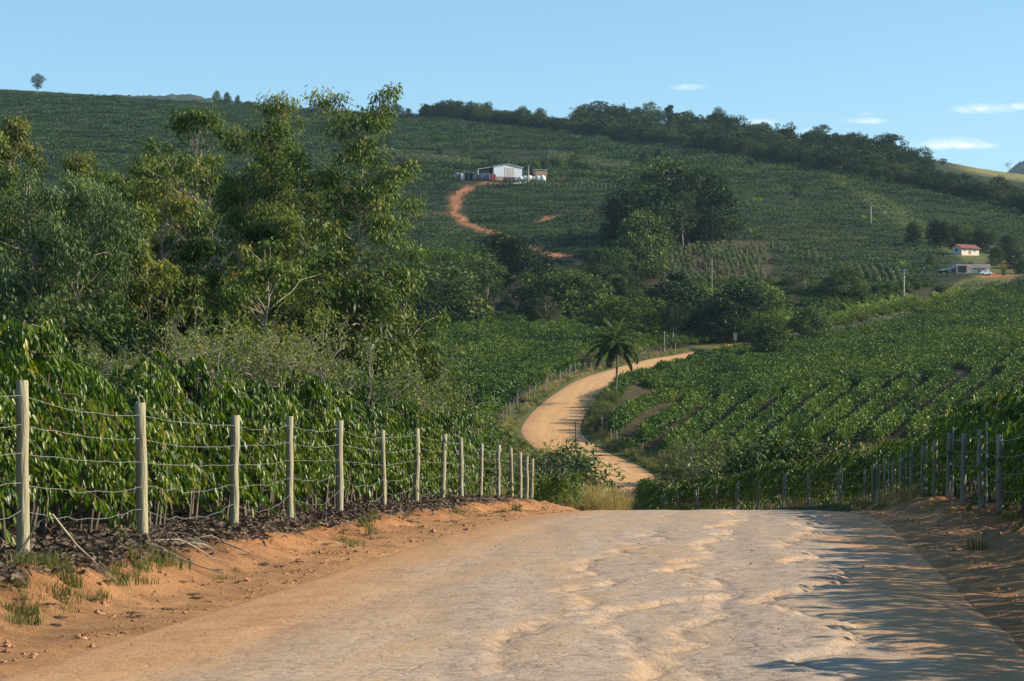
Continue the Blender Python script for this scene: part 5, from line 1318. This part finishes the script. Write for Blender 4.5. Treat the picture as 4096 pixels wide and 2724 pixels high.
    for k, u in enumerate((457, 460.5)):
        r, q = item('water_tank', u, 178.5, ['grey water tank on the left of the pair beside the barn yard', 'grey water tank on the right of the pair, next to a pole'][k], 'water tank', 0, 'water tanks left of the barn')
        b = MB(); b.tube([[0, 0, .8], [0, 0, 1.0], [0, 0, 2.6], [0, 0, 2.9], [0, 0, 3.1]], [.95, 1.05, 1.2, 1.1, .5], 14); b.build('body', M_TANK, r)
        b = MB(); b.box((0, 0, .4), (2.2, 2.2, .8)); b.build('base', M_CONC, r, False)
    return Y
build_barn()
def house_red():
    p = pin(965, 254.5, 600); m = p.y / F; print('HOUSE', p.y)
    root = thing('house', 'small white house with a red tiled gable roof on the right slope', 'house', p, math.radians(-52))
    def part(nm, mt, f, par=root): b = MB(); f(b); return b.build(nm, mt, par, False)
    w, Ln, e, rg = 5.0, 7.6, 2.0, 3.1
    part('wall', M_CREAM, lambda b: prism(b, -w / 2, w / 2, -Ln / 2, Ln / 2, -.6, e, rg))
    def roof(b):
        o = .55
        slab(b, (-w / 2 - o, -Ln / 2 - o, e - .28), (0, -Ln / 2 - o, rg + .06), (0, Ln / 2 + o, rg + .06), (-w / 2 - o, Ln / 2 + o, e - .28), .16)
        slab(b, (0, -Ln / 2 - o, rg + .07), (w / 2 + o, -Ln / 2 - o, e - .28), (w / 2 + o, Ln / 2 + o, e - .28), (0, Ln / 2 + o, rg + .07), .16)
    part('roof', M_TILE, roof)
    for y in (-2.4, 1.9):
        f = part('window', M_SHADEDWHITE, lambda b: b.box((w / 2 + .03, y, 1.5), (.1, 1.3, 1.2))); part('pane', M_GLASS, lambda b: b.box((w / 2 + .06, y, 1.5), (.1, 1.05, .95)), f)
        f = part('window', M_SHADEDWHITE, lambda b: b.box((-w / 2 - .03, y, 1.5), (.1, 1.3, 1.2))); part('pane', M_GLASS, lambda b: b.box((-w / 2 - .06, y, 1.5), (.1, 1.05, .95)), f)
    part('door', M_TIMBER, lambda b: b.box((w / 2 + .03, -.2, 1.0), (.1, .95, 2.05)))
    f = part('window', M_SHADEDWHITE, lambda b: b.box((.2, -Ln / 2 - .03, 1.4), (1.2, .1, 1.1))); part('pane', M_GLASS, lambda b: b.box((.2, -Ln / 2 - .06, 1.4), (1.0, .1, .9)), f)
    root.rotation_euler = (0, 0, math.radians(-58))
    return root
house_red()
def house_flat():
    p = pin(972, 274.5, 600); m = p.y / F; print('HOUSE2', p.y)
    root = thing('house', 'flat-roofed cream house with a pinkish parapet and a white lean-to beside the orange yard', 'house', p, math.radians(6))
    def part(nm, mt, f, par=root): b = MB(); f(b); return b.build(nm, mt, par, False)
    w = 36 * m; h = 9.2 * m
    part('wall', M_PINKSHADE, lambda b: b.box((-.32 * w, 2.2, h / 2 - .3), (.34 * w, 7.5, h + .2)))
    part('front_wall', M_CREAM, lambda b: b.box((.17 * w, 2.6, (h - 1.0) / 2 - .3), (.64 * w, 6.6, h - .6)))
    part('parapet', M_PINKSHADE, lambda b: b.box((.17 * w, 2.5, h - .72), (.66 * w, 7.0, 1.1)))
    part('canopy', M_SHADEDWHITE, lambda b: slab(b, (-.90 * w, -1.0, h - 2.05), (-.5 * w, -1.0, h - 1.35), (-.5 * w, 3.0, h - 1.2), (-.90 * w, 3.0, h - 1.9), .14))
    for q in (-.86, -.66): part('column', M_TIMBER, lambda b: b.box((q * w, -.7, (h - 2.2) / 2), (.14, .14, h - 2.2)))
    part('carport', M_DKINT, lambda b: b.box((-.32 * w, -1.58, 1.0), (.24 * w, .12, 2.0)))  # dark panel painted in for the shade inside
    for q in (.05, .30): 
        f = part('window', M_SHADEDWHITE, lambda b: b.box((q * w, -.74, 1.35), (1.3, .12, 1.1))); part('pane', M_GLASS, lambda b: b.box((q * w, -.78, 1.35), (1.05, .12, .85)), f)
    part('door', M_TIMBER, lambda b: b.box((.175 * w, -.74, .85), (.9, .12, 2.1)))
    for k in range(2): part('chimney', M_DKINT, lambda b: b.box((.0 + .9 * k, 3, h + .25), (.5, .5, .9)))
    q = pin(985, 275.5, 600); t = thing('parked_car', 'small white car parked at the right end of the flat-roofed house', 'car', q, .3)
    b = MB(); b.box((0, 0, .62), (3.8, 1.6, .6)); s0 = [[-1.3, -.72, .92], [1.1, -.72, .92], [1.1, .72, .92], [-1.3, .72, .92], [-.9, -.6, 1.45], [.5, -.6, 1.45], [.5, .6, 1.45], [-.9, .6, 1.45]]
    b.add(s0, [[4, 5, 6, 7], [0, 1, 5, 4], [1, 2, 6, 5], [2, 3, 7, 6], [3, 0, 4, 7]]); b.build('body', M_SHADEDWHITE, t, False)
    for sx in (-1.15, 1.15):
        for sy in (-.8, .8): b = MB(); b.tube([[sx, sy - .1, .32], [sx, sy + .1, .32]], .32, 12); b.build('wheel', M_DKINT, t)
    b = MB(); b.box((-.2, -.68, 1.2), (1.2, .06, .35)); b.build('window', M_GLASS, t, False)
    q = pin(1018, 263, 600); t = thing('carport', 'low open shed with a white sheet roof at the right edge', 'shed', q)
    b = MB(); slab(b, (-3.2, -1.5, 2.2), (3.2, -1.5, 2.4), (3.2, 2.5, 2.7), (-3.2, 2.5, 2.5), .12); b.build('roof', M_SHADEDWHITE, t, False)
    for x in (-2.9, 2.9):
        for y in (-1.2, 2.2): b = MB(); b.box((x, y, 1.1), (.14, .14, 2.3)); b.build('column', M_TIMBER, t, False)
house_flat()
def pole(u, vb, vt, label, Y=None, r=.14, mat=None, arms=1, name='utility_pole', base=None):
    p = pin(u, vb, 500) if Y is None else at(u, Y)
    h = EYE + (VH - vt) * p.y / F - p.z
    t = thing(name, label, 'pole', p)
    b = MB(); b.tube([[0, 0, -.5], [0, 0, h * .5], [0, 0, h]], [r * 1.25, r, r * .8], 10); b.build('shaft', mat or M_CONC, t)
    for k in range(arms):
        b = MB(); b.box((0, -.14, h - .25 - .9 * k), (2.2, .12, .14)); b.build('crossarm', M_CONC, t, False)
        for x in (-.95, 0.4, .95): b = MB(); b.tube([[x, -.14, h - .18 - .9 * k], [x, -.14, h + .02 - .9 * k]], [.06, .05], 8); b.build('insulator', M_STAKE, t)
    return t, h
def build_poles():
    pole(904, 302, 269.5, 'pale concrete pole with crossarms rising between the young palms and the houses', r=.17, arms=2)
    pole(871, 222, 206.5, 'white concrete pole alone on the open right slope', r=.17, arms=0)
    pole(712, 281, 257.5, 'thin pale pole standing in front of the pepper plot', Y=600, r=.07, arms=0)
    pole(994, 263, 246, 'pole carrying a transformer between the two houses', r=.14, arms=1)
    pole(528.5, 183, 165, 'concrete pole at the right corner of the barn', r=.2, arms=1)
    pole(464, 179, 170, 'short grey post beside the water tanks', r=.12, arms=0)
    pole(518, 178, 167.5, 'thin dark pole against the front of the barn', r=.1, arms=0, mat=M_WOODPOLE)
    pole(941, 200, 192, 'thin pole at the edge of the ridge wood on the right slope', r=.16, arms=0, mat=M_WOODPOLE)
    pole(700, 126, 117.5, 'thin grey pole in front of the ridge hedge', r=.16, arms=0, mat=M_WOODPOLE)
    t, h = pole(576, 0, 421.5, 'slim dark wooden pole with guy wires standing in the dip beside the road', Y=186, r=.085, arms=0, mat=M_WOODPOLE)
    for (dx, dy, dz, k0) in ((-5.2, -3.0, -h + .2, 1), (-3.4, -6.0, -h * .8, 1)):
        b = MB(); b.tube([[0, 0, h * .93], [dx * .5, dy * .5, h * .93 + dz * .5 - .1], [dx, dy, h * .93 + dz]], .012, 4, False); b.build('guy_wire', M_WOODPOLE, t)
    b = MB(); b.box((0, -.12, h * .62), (.16, .14, .45)); b.build('bracket', M_WOODPOLE, t, False)
    # shelter and sign at the bend
    p = at(693, 500); l, r = roadLR(np.array([497.0])); p = Vector((float(l[0]) - 2.2, 497, 0)); p.z = gz(p.x, p.y)
    t = thing('roadside_shelter', 'small open shelter with a slanted brown roof at the end of the visible road', 'shelter', p)
    for x in (-1.1, 1.1):
        for y in (-.8, .8): b = MB(); b.tube([[x, y, -.2], [x, y, 2.4]], .07, 6); b.build('column', M_TIMBER, t)
    b = MB(); slab(b, (-2.0, -1.3, 2.75), (2.0, -1.3, 2.2), (2.0, 1.3, 2.3), (-2.0, 1.3, 2.85), .12); b.build('roof', M_TIMBER, t, False)
    q = Vector((p.x - 1.6, 492, 0)); q.z = gz(q.x, q.y)
    t = thing('gate_post', 'thick grey post rising left of the roadside shelter', 'post', q); b = MB(); b.tube([[0, 0, -.3], [0, 0, 4.2]], [.17, .13], 9); b.build('shaft', M_DARKSHADEPOST, t); b = MB(); b.tube([[0, 0, 4.2], [0, 0, 4.35]], [.2, .1], 9); b.build('cap', M_CONC, t)
    q = at(735, 520); t = thing('roadside_sign', 'small pale blank sign board on a post where the road leaves the palms', 'sign', q)
    b = MB(); b.tube([[0, 0, -.2], [0, 0, 4.2]], .05, 7); b.build('post', M_OLDPOST, t); b = MB(); b.box((0, -.1, 1.9), (.8, .05, 1.5)); b.build('board', M_CREAM, t, False)
build_poles()

# ------------------------------------------------------------------ shrubs, banana, grass, litter
def build_low_plants():
    rng = np.random.default_rng(77)
    def shrub_proto(name, seed, mats, **kw):
        leaf, wood = tree_meshes(seed=seed, **kw); root = thing(name, 'x', 'shrub', (0, 0, -70)); leaf.build('crown', mats, root); wood.build('trunk', M_BARK, root); return root
    base = dict(H=2.0, R=1.3, base=.1, prof=((0, .9), (.5, 1), (1, .5)), nc=26, cr=.5, per=110, L=.16, Wd=.075, droop=.4, hang=.2, r0=.04, stems=4, spread=.6, dens=.45)
    A = shrub_proto('shrub', 300, M_SCRUB, **base); B = shrub_proto('shrub', 301, M_MID, **{**base, 'seed': 301} if False else base); Cc = shrub_proto('shrub', 302, M_SCRUB, **{**base, 'L': .22, 'Wd': .05, 'droop': .1})
    Dd = shrub_proto('shrub', 303, M_GREYG, **{**base, 'dens': .2, 'per': 80}); Fl = shrub_proto('flowering_shrub', 304, M_DARK, **{**base, 'nc': 60, 'R': 1.9, 'per': 120})
    pr = [A, B, Cc, Dd]
    # the dark flowering shrub in front of the right field
    def put(root, u, v, Y, lab, g, wide=1.0):
        p = at(u, Y); h = max(top_h(u, v, Y), .5); p.z -= .08; return place(root, p, rng.random() * 6.28, (h / 2 * wide, h / 2 * wide, h / 2), lab, g)
    fl = put(Fl, 803, 432, 150, 'wide dark shrub dotted with pale flowers in front of the right field', None, .95)
    mb = MB(); n = 110; d = rdir(rng, n); d[:, 2] = np.abs(d[:, 2]); P = d * [2.0, 2.0, 1.15] * rng.uniform(.9, 1.04, n)[:, None] + [0, 0, .75]
    leaves_kite(mb, P, rdir(rng, n) + d, .075, .06, rng.random(n) * 6, np.ones(n)); mb.build('blossom', M_DRYG, fl)
    G = 'shrubs in the green hollow before the right field'
    for u, v, Y, k, w, lab in [(684, 440, 205, 0, 1.0, 'feathery pale green shrub at the left of the green hollow'), (690, 432, 195, 2, 1.1, 'taller feathery shrub left of the banana plant'), (736, 452, 170, 0, 1.3, 'pale green low shrub right of the banana plant'),
                            (765, 458, 165, 1, 1.2, 'green shrub left of the dark flowering one'), (868, 452, 175, 0, 1.6, 'mound of pale green scrub right of the dark flowering shrub'), (893, 449, 180, 2, 1.5, 'pale scrub at the foot of the bare lane'),
                            (742, 435, 205, 1, 1.2, 'leafy shrub behind the banana plant'), (702, 455, 178, 3, .8, 'thin greyish shrub low in the hollow before the banana plant'), (715, 446, 190, 0, 1.0, 'small shrub just behind the banana leaves')]:
        put(pr[k], u, v, Y, lab, G, w)
    G2 = 'bushes on the left side of the dip'
    for u, v, Y, k, w, lab in [(584, 350, 398, 3, 1.2, 'feathery olive shrub beside the far fence'), (542, 442, 170, 1, 1.1, 'dark bush in the dip left of the slim pole'), (558, 446, 165, 0, 1.0, 'pale bush just left of the slim pole'), (536, 452, 158, 3, .9, 'dry greyish bush beyond the end of the left coffee row'),
                            (523, 440, 176, 2, 1.0, 'green bush near the end of the left fence, beyond the coffee'), (455, 412, 205, 1, 1.3, 'bushy shrub left of the farm gate'), (436, 400, 200, 0, 1.4, 'pale bushy shrub below the drooping eucalyptus'),
                            (415, 408, 190, 1, 1.3, 'dark bushy shrub peeping over the left coffee'), (470, 432, 196, 0, 1.2, 'shrub in front of the farm gate'), (572, 470, 118, 3, .7, 'dry shrub in the tall grass at the crest')]:
        put(pr[k], u, v, Y, lab, G2, w)
    for k in range(36):
        Y = rng.uniform(152, 228); l, r = roadLR(np.array([Y])); x = float(r[0]) + 2.5 + rng.random() ** 1.0 * (.205 * Y - 4 - float(r[0])); h = rng.uniform(.6, 1.35)
        s = h / 2; place(pr[rng.integers(3)], (x, Y, gz(x, Y) - .08), rng.random() * 6.28, (s * 1.5, s * 1.5, s), 'low pale green shrub in the scrub of the hollow below the right field', 'low shrubs of the hollow')
    for k in range(22):
        Y = rng.uniform(150, 228); l, r = roadLR(np.array([Y])); x = float(l[0]) - 2.0 - rng.random() * 14; h = rng.uniform(.7, 1.6)
        s = h / 2; place(pr[rng.integers(4)], (x, Y, gz(x, Y) - .08), rng.random() * 6.28, (s * 1.3, s * 1.3, s), 'low shrub on the left slope of the dip before the road bend', 'low shrubs on the left of the dip')
    for k in range(15):
        Y = 262 + 4.0 * k; l, r = roadLR(np.array([Y])); x = float(r[0]) + 1.4 + rng.random() * .7; h = rng.uniform(1.2, 2.2)
        s = h / 2; place(pr[rng.integers(3)], (x, Y, gz(x, Y) - .08), rng.random() * 6.28, (s * 1.1, s * 1.1, s), 'roadside shrub on the inner bank of the bend, near the foot of the palm', 'shrubs on the inner bank of the bend')
    # banana plants
    def banana(u, Y, h, lab, seed, nl=6):
        rg = np.random.default_rng(seed); p = at(u, Y); t = thing('banana_plant', lab, 'banana plant', p)
        b = MB(); b.tube([[0, 0, -.1], [.03, 0, h * .25], [.0, 0, h * .42]], [.13, .11, .07], 9); b.build('stem', M_SCRUB, t)
        for k in range(nl):
            az = k * 2.4 + rg.random(); el = rg.uniform(.55, 1.35); Ln = h * rg.uniform(.55, .75); n = 9; q = np.linspace(0, 1, n); e = el - 1.0 * q ** 1.6
            hx = np.cumsum(np.cos(e)) * Ln / n; hz = np.cumsum(np.sin(e)) * Ln / n; wd = .30 * h / 2 * np.sin(np.clip(q * .9 + .08, 0, 1) * math.pi) ** .6 * .55
            C0 = np.stack([hx * math.cos(az), hx * math.sin(az), h * .40 + hz], -1); S = np.array([-math.sin(az), math.cos(az), 0])
            V = np.concatenate([C0 + S * wd[:, None] + [0, 0, .05], C0, C0 - S * wd[:, None] + [0, 0, .05]]); F4 = [[i, i + 1, n + i + 1, n + i] for i in range(n - 1)] + [[n + i, n + i + 1, 2 * n + i + 1, 2 * n + i] for i in range(n - 1)]
            b = MB(); b.add(V, F4, .5 + .4 * (k % 2)); b.build('leaf', M_BANANA, t)
        return t
    banana(714, 158, 2.6, 'bright banana plant with broad paddle leaves in the green hollow', 1)
    for i, (u, v, lab) in enumerate([(756, 208.5, 'banana plant at the top left of the right slope'), (761, 209.5, 'second banana plant at the top left of the right slope'), (801, 214, 'banana plant below the lone slender tree'), (878, 229, 'banana plant right of the white pole on the slope'), (866, 227, 'banana plant left below the white pole'),
                                     (752, 241, 'banana plant on the edge of the pepper plot'), (905, 275, 'banana plant left of the crossarm pole')]):
        p = pin(u, v, 560); t = banana(u, p.y, 5.2, lab, 10 + i, 8); t['group'] = 'banana plants on the right slope'
    # grass tufts
    def tuft(seed, n, h, sp, w, bend, mat, head=False):
        rg = np.random.default_rng(seed); mb = MB()
        for k in range(n):
            a = rg.random() * 6.28; b0 = np.array([rg.normal() * sp, rg.normal() * sp, 0]); hh = h * rg.uniform(.55, 1.1); q = np.linspace(0, 1, 4)
            out = bend * hh * rg.uniform(.3, 1.2); P = b0 + np.stack([math.cos(a) * out * q ** 2, math.sin(a) * out * q ** 2, hh * (q - .25 * bend * q ** 2)], -1)
            S = np.array([-math.sin(a), math.cos(a), 0]) * w * .5
            ww = np.array([1, .9, .6, .08])[:, None]; V = np.concatenate([P + S * ww, P - S * ww]); tn = float(np.clip(rg.normal(.5, .2), 0, 1))
            mb.add(V, [[i, i + 1, 5 + i, 4 + i] for i in range(3)], tn)
            if head and k % 4 == 0: leaves_kite(mb, P[-1:] - [0, 0, .12], (P[-1:] - P[-2:-1]), .28, .05, np.zeros(1), np.array([.95]))
        return mb.mesh('grass_tuft', mat)
    tm = [tuft(1, 60, .45, .13, .018, .5, M_GRASS), tuft(2, 70, .30, .16, .016, .7, M_GRASS), tuft(3, 90, 1.7, .22, .016, .35, M_DRYG, True), tuft(4, 80, .9, .22, .02, .4, M_DRYG, True), tuft(5, 90, .8, .28, .022, .45, M_GRASS)]
    src = []
    spots = [(float(roadLR(np.array([58.0]))[0][0]) - .5, 58.0, 'small green grass tuft at the foot of the left bank near the crest'), (float(roadLR(np.array([31.0]))[0][0]) - .25, 31.0, 'tiny grass tuft on the sandy shoulder below the left bank'),
             (3.0, 98.0, 'dry straw-coloured grass clump at the crest, left of the road'), (float(fenceR(62)) - .7, 62.0, 'dry grass tuft at the foot of the right fence'), (float(fenceR(30)) - 1.25, 30.5, 'bright grass tuft on the shaded right bank')]
    for k, (x, y, lab) in enumerate(spots):
        o = link('grass_tuft', tm[k]); o.location = (x, y, gz(x, y)); o.scale = ((.7,) * 3, (.5,) * 3, (.7,) * 3, (.6,) * 3, (.3,) * 3)[k]; tag(o, lab, 'grass tuft'); src.append(o)
    P, S, IX = [], [], []
    def sow(n, fx, y0, y1, ids, s0, s1):
        for _ in range(n):
            y = rng.uniform(y0, y1); x = fx(y)
            if x is None: continue
            P.append((x, y)); S.append(rng.uniform(s0, s1)); IX.append(ids[rng.integers(len(ids))])
    LR = lambda y: [float(k[0]) for k in roadLR(np.array([y]))]
    sow(340, lambda y: LR(y)[0] - .7 - rng.random() * 2.8, 86, 110, (2, 2, 3), .4, .72)
    sow(420, lambda y: LR(y)[0] - .2 - rng.random() * 4.5, 108, 215, (3, 4, 0, 2), .6, 1.1)
    sow(520, lambda y: LR(y)[0] - .2 - rng.random() * 2.6, 215, 500, (3, 0, 4), .5, 1.0)
    sow(160, lambda y: LR(y)[0] - .6 - rng.random() * 7, 225, 268, (3, 3, 4), .8, 1.2)
    sow(1100, lambda y: LR(y)[1] + .3 + rng.random() ** 1.5 * (.215 * y - LR(y)[1]), 145, 232, (4, 4, 3, 0), .8, 1.5)
    sow(420, lambda y: LR(y)[1] + .2 + rng.random() * 2.2, 215, 470, (3, 0, 4), .6, 1.1)
    sow(50, lambda y: float(fenceR(y)) - .1 - rng.random() * .7, 24, 66, (0, 1, 1), .25, .6)
    sow(50, lambda y: float(fenceR(y)) - .2 - rng.random() * 1.0, 58, 110, (0, 1, 3), .3, .7)
    sow(60, lambda y: LR(y)[0] - .2 - rng.random() * 2.0, 17, 72, (1, 1, 0), .25, .6)
    sow(70, lambda y: float(fenceL(y)) + .45 + rng.random() * .7, 18, 24, (1,), .3, .6)
    sow(900, lambda y: LR(y)[0] - 3 - rng.random() * 22, 150, 240, (4, 0, 3), .8, 1.4)
    A2 = np.array(P); z = height(A2[:, 0], A2[:, 1]); n = len(A2)
    scatter('grass', src, np.column_stack([A2, z - .03]), rng.random(n) * 6.28, np.array(S), np.array(IX), 'green and dry straw-coloured grass along the verges and in the hollow')
    # leaf litter under the left hedge, clods on the banks
    def litter(seed):
        rg = np.random.default_rng(seed); mb = MB(); n = 150
        Q = np.column_stack([rg.normal(size=(n, 2)) * .22, rg.uniform(.0, .05, n)]); leaves_full(mb, Q, rdir(rg, n) * [1, 1, .35], rg.uniform(.06, .12, n), .035, rg.random(n) * 6.28, np.clip(rg.normal(.4, .25, n), 0, 1), .2); return mb.mesh('dry_leaf_patch', M_LITTER)
    ls = []
    for k, y in enumerate((23.6, 29.3)):
        x = float(fenceL(y)) + .05; o = link('dry_leaf_patch', litter(k)); o.location = (x, y, gz(x, y)); o['kind'] = 'stuff'; ls.append(tag(o, ['patch of dark dry leaves on the bank right of the nearest left post', 'patch of dark dry leaves between the second and third left posts'][k], None))
    Y = rng.uniform(17, 66, 1000); X = fenceL(Y) + .55 - np.abs(rng.normal(size=1000)) * .8; X[850:] = fenceL(Y[850:]) + rng.uniform(.5, 1.7, 150); n = 1000
    scatter('leaf_litter', ls, np.column_stack([X, Y, height(X, Y) + .005]), rng.random(n) * 6.28, np.where(np.arange(n) < 850, rng.uniform(.6, 1.2, n), .2), rng.integers(0, 2, n), 'dark fallen leaves covering the ground under the left coffee hedge')
    cs = []
    for k in range(3):
        mb = MB(); mb.ball((0, 0, .02), (.12, .09, .06), 7, 5, noise=.9, seed=k); y = (20.3, 34.0, 47.0)[k]; x = float(roadLR(np.array([y]))[0][0]) - (.5, .9, .9)[k]
        o = mb.build('earth_clod', M_CLOD, None, False); o.location = (x, y, gz(x, y)); o.scale = (.5, .5, .5); cs.append(tag(o, ['orange earth clod at the foot of the left bank, nearest the camera', 'orange earth clod on the bank below the fourth left post', 'orange earth clod on the bank below the far left posts'][k], 'clod'))
    Y = 16 + rng.random(3200) ** 1.1 * 56; l, r = roadLR(Y); side = rng.random(3200) < .72
    X = np.where(side, l + .35 - np.abs(rng.normal(size=3200)) * .8, r - .3 + np.abs(rng.normal(size=3200)) * .7); n = 3200
    sz = np.exp(rng.normal(-2.3, .6, n)); k_ = 420; X[:k_] = l[:k_] + (r - l)[:k_] * rng.random(k_); sz[:k_] *= .42; zz = height(X, Y); zz[:k_] = roadZ(Y[:k_]) + .045
    scatter('earth_rubble', cs, np.column_stack([X, Y, zz]), rng.random(n) * 6.28, np.clip(sz, .03, .55), rng.integers(0, 3, n), 'crumbled orange earth and small clods along the road banks')
    # twigs
    for k in range(16):
        y = rng.uniform(22.5, 27.5); x = float(fenceL(y)) + rng.uniform(.2, .9); a = rng.normal() * .5; Ln = rng.uniform(.5, 1.3); q = np.linspace(-.5, .5, 6)
        Q = np.stack([q * Ln * math.cos(a) , q * Ln * math.sin(a) + .05 * np.sin(q * 6), 0 * q], -1); Q[:, 2] = height(Q[:, 0] + x, Q[:, 1] + y) - gz(x, y) + .03 + .05 * rng.random() * (1 + q)
        b = MB(); b.tube(Q, np.linspace(.014, .006, 6), 5); o = b.build('twig', M_TWIG); o.location = (x, y, gz(x, y)); tag(o, 'dry pale twig in the heap between the first and second left posts', 'twig', 'dry twigs heaped on the left bank')
    y = 21.3; x = float(fenceL(y)) + .35; b = MB(); b.tube([[-.25, 0, .02], [0, .05, .42], [.12, .05, .48], [.35, 0, .2], [.75, -.2, -.12]], [.014, .012, .011, .01, .006], 5); o = b.build('dry_branch', M_TWIG); o.location = (x, y, gz(x, y)); tag(o, 'bent dry branch arching over the bank beside the nearest left post', 'branch')
build_low_plants()

# ------------------------------------------------------------------ the air
def build_haze():
    mb = MB(); z0, z1 = -60.0, 460.0; mb.box((150, 2600, (z0 + z1) / 2), (4200, 5600, z1 - z0))
    m, nt, N, L, out = mat_new('haze_air')
    v = N.new('ShaderNodeVolumePrincipled'); v.inputs['Color'].default_value = (.50, .74, 1.0, 1); v.inputs['Density'].default_value = HAZE; v.inputs['Anisotropy'].default_value = .3
    L.new(v.outputs[0], out.inputs['Volume'])
    o = mb.build('haze', m, None, False); tag(o, 'thin bluish haze in the air over the whole valley', None, None, 'stuff')
HAZE = .000045
build_haze()
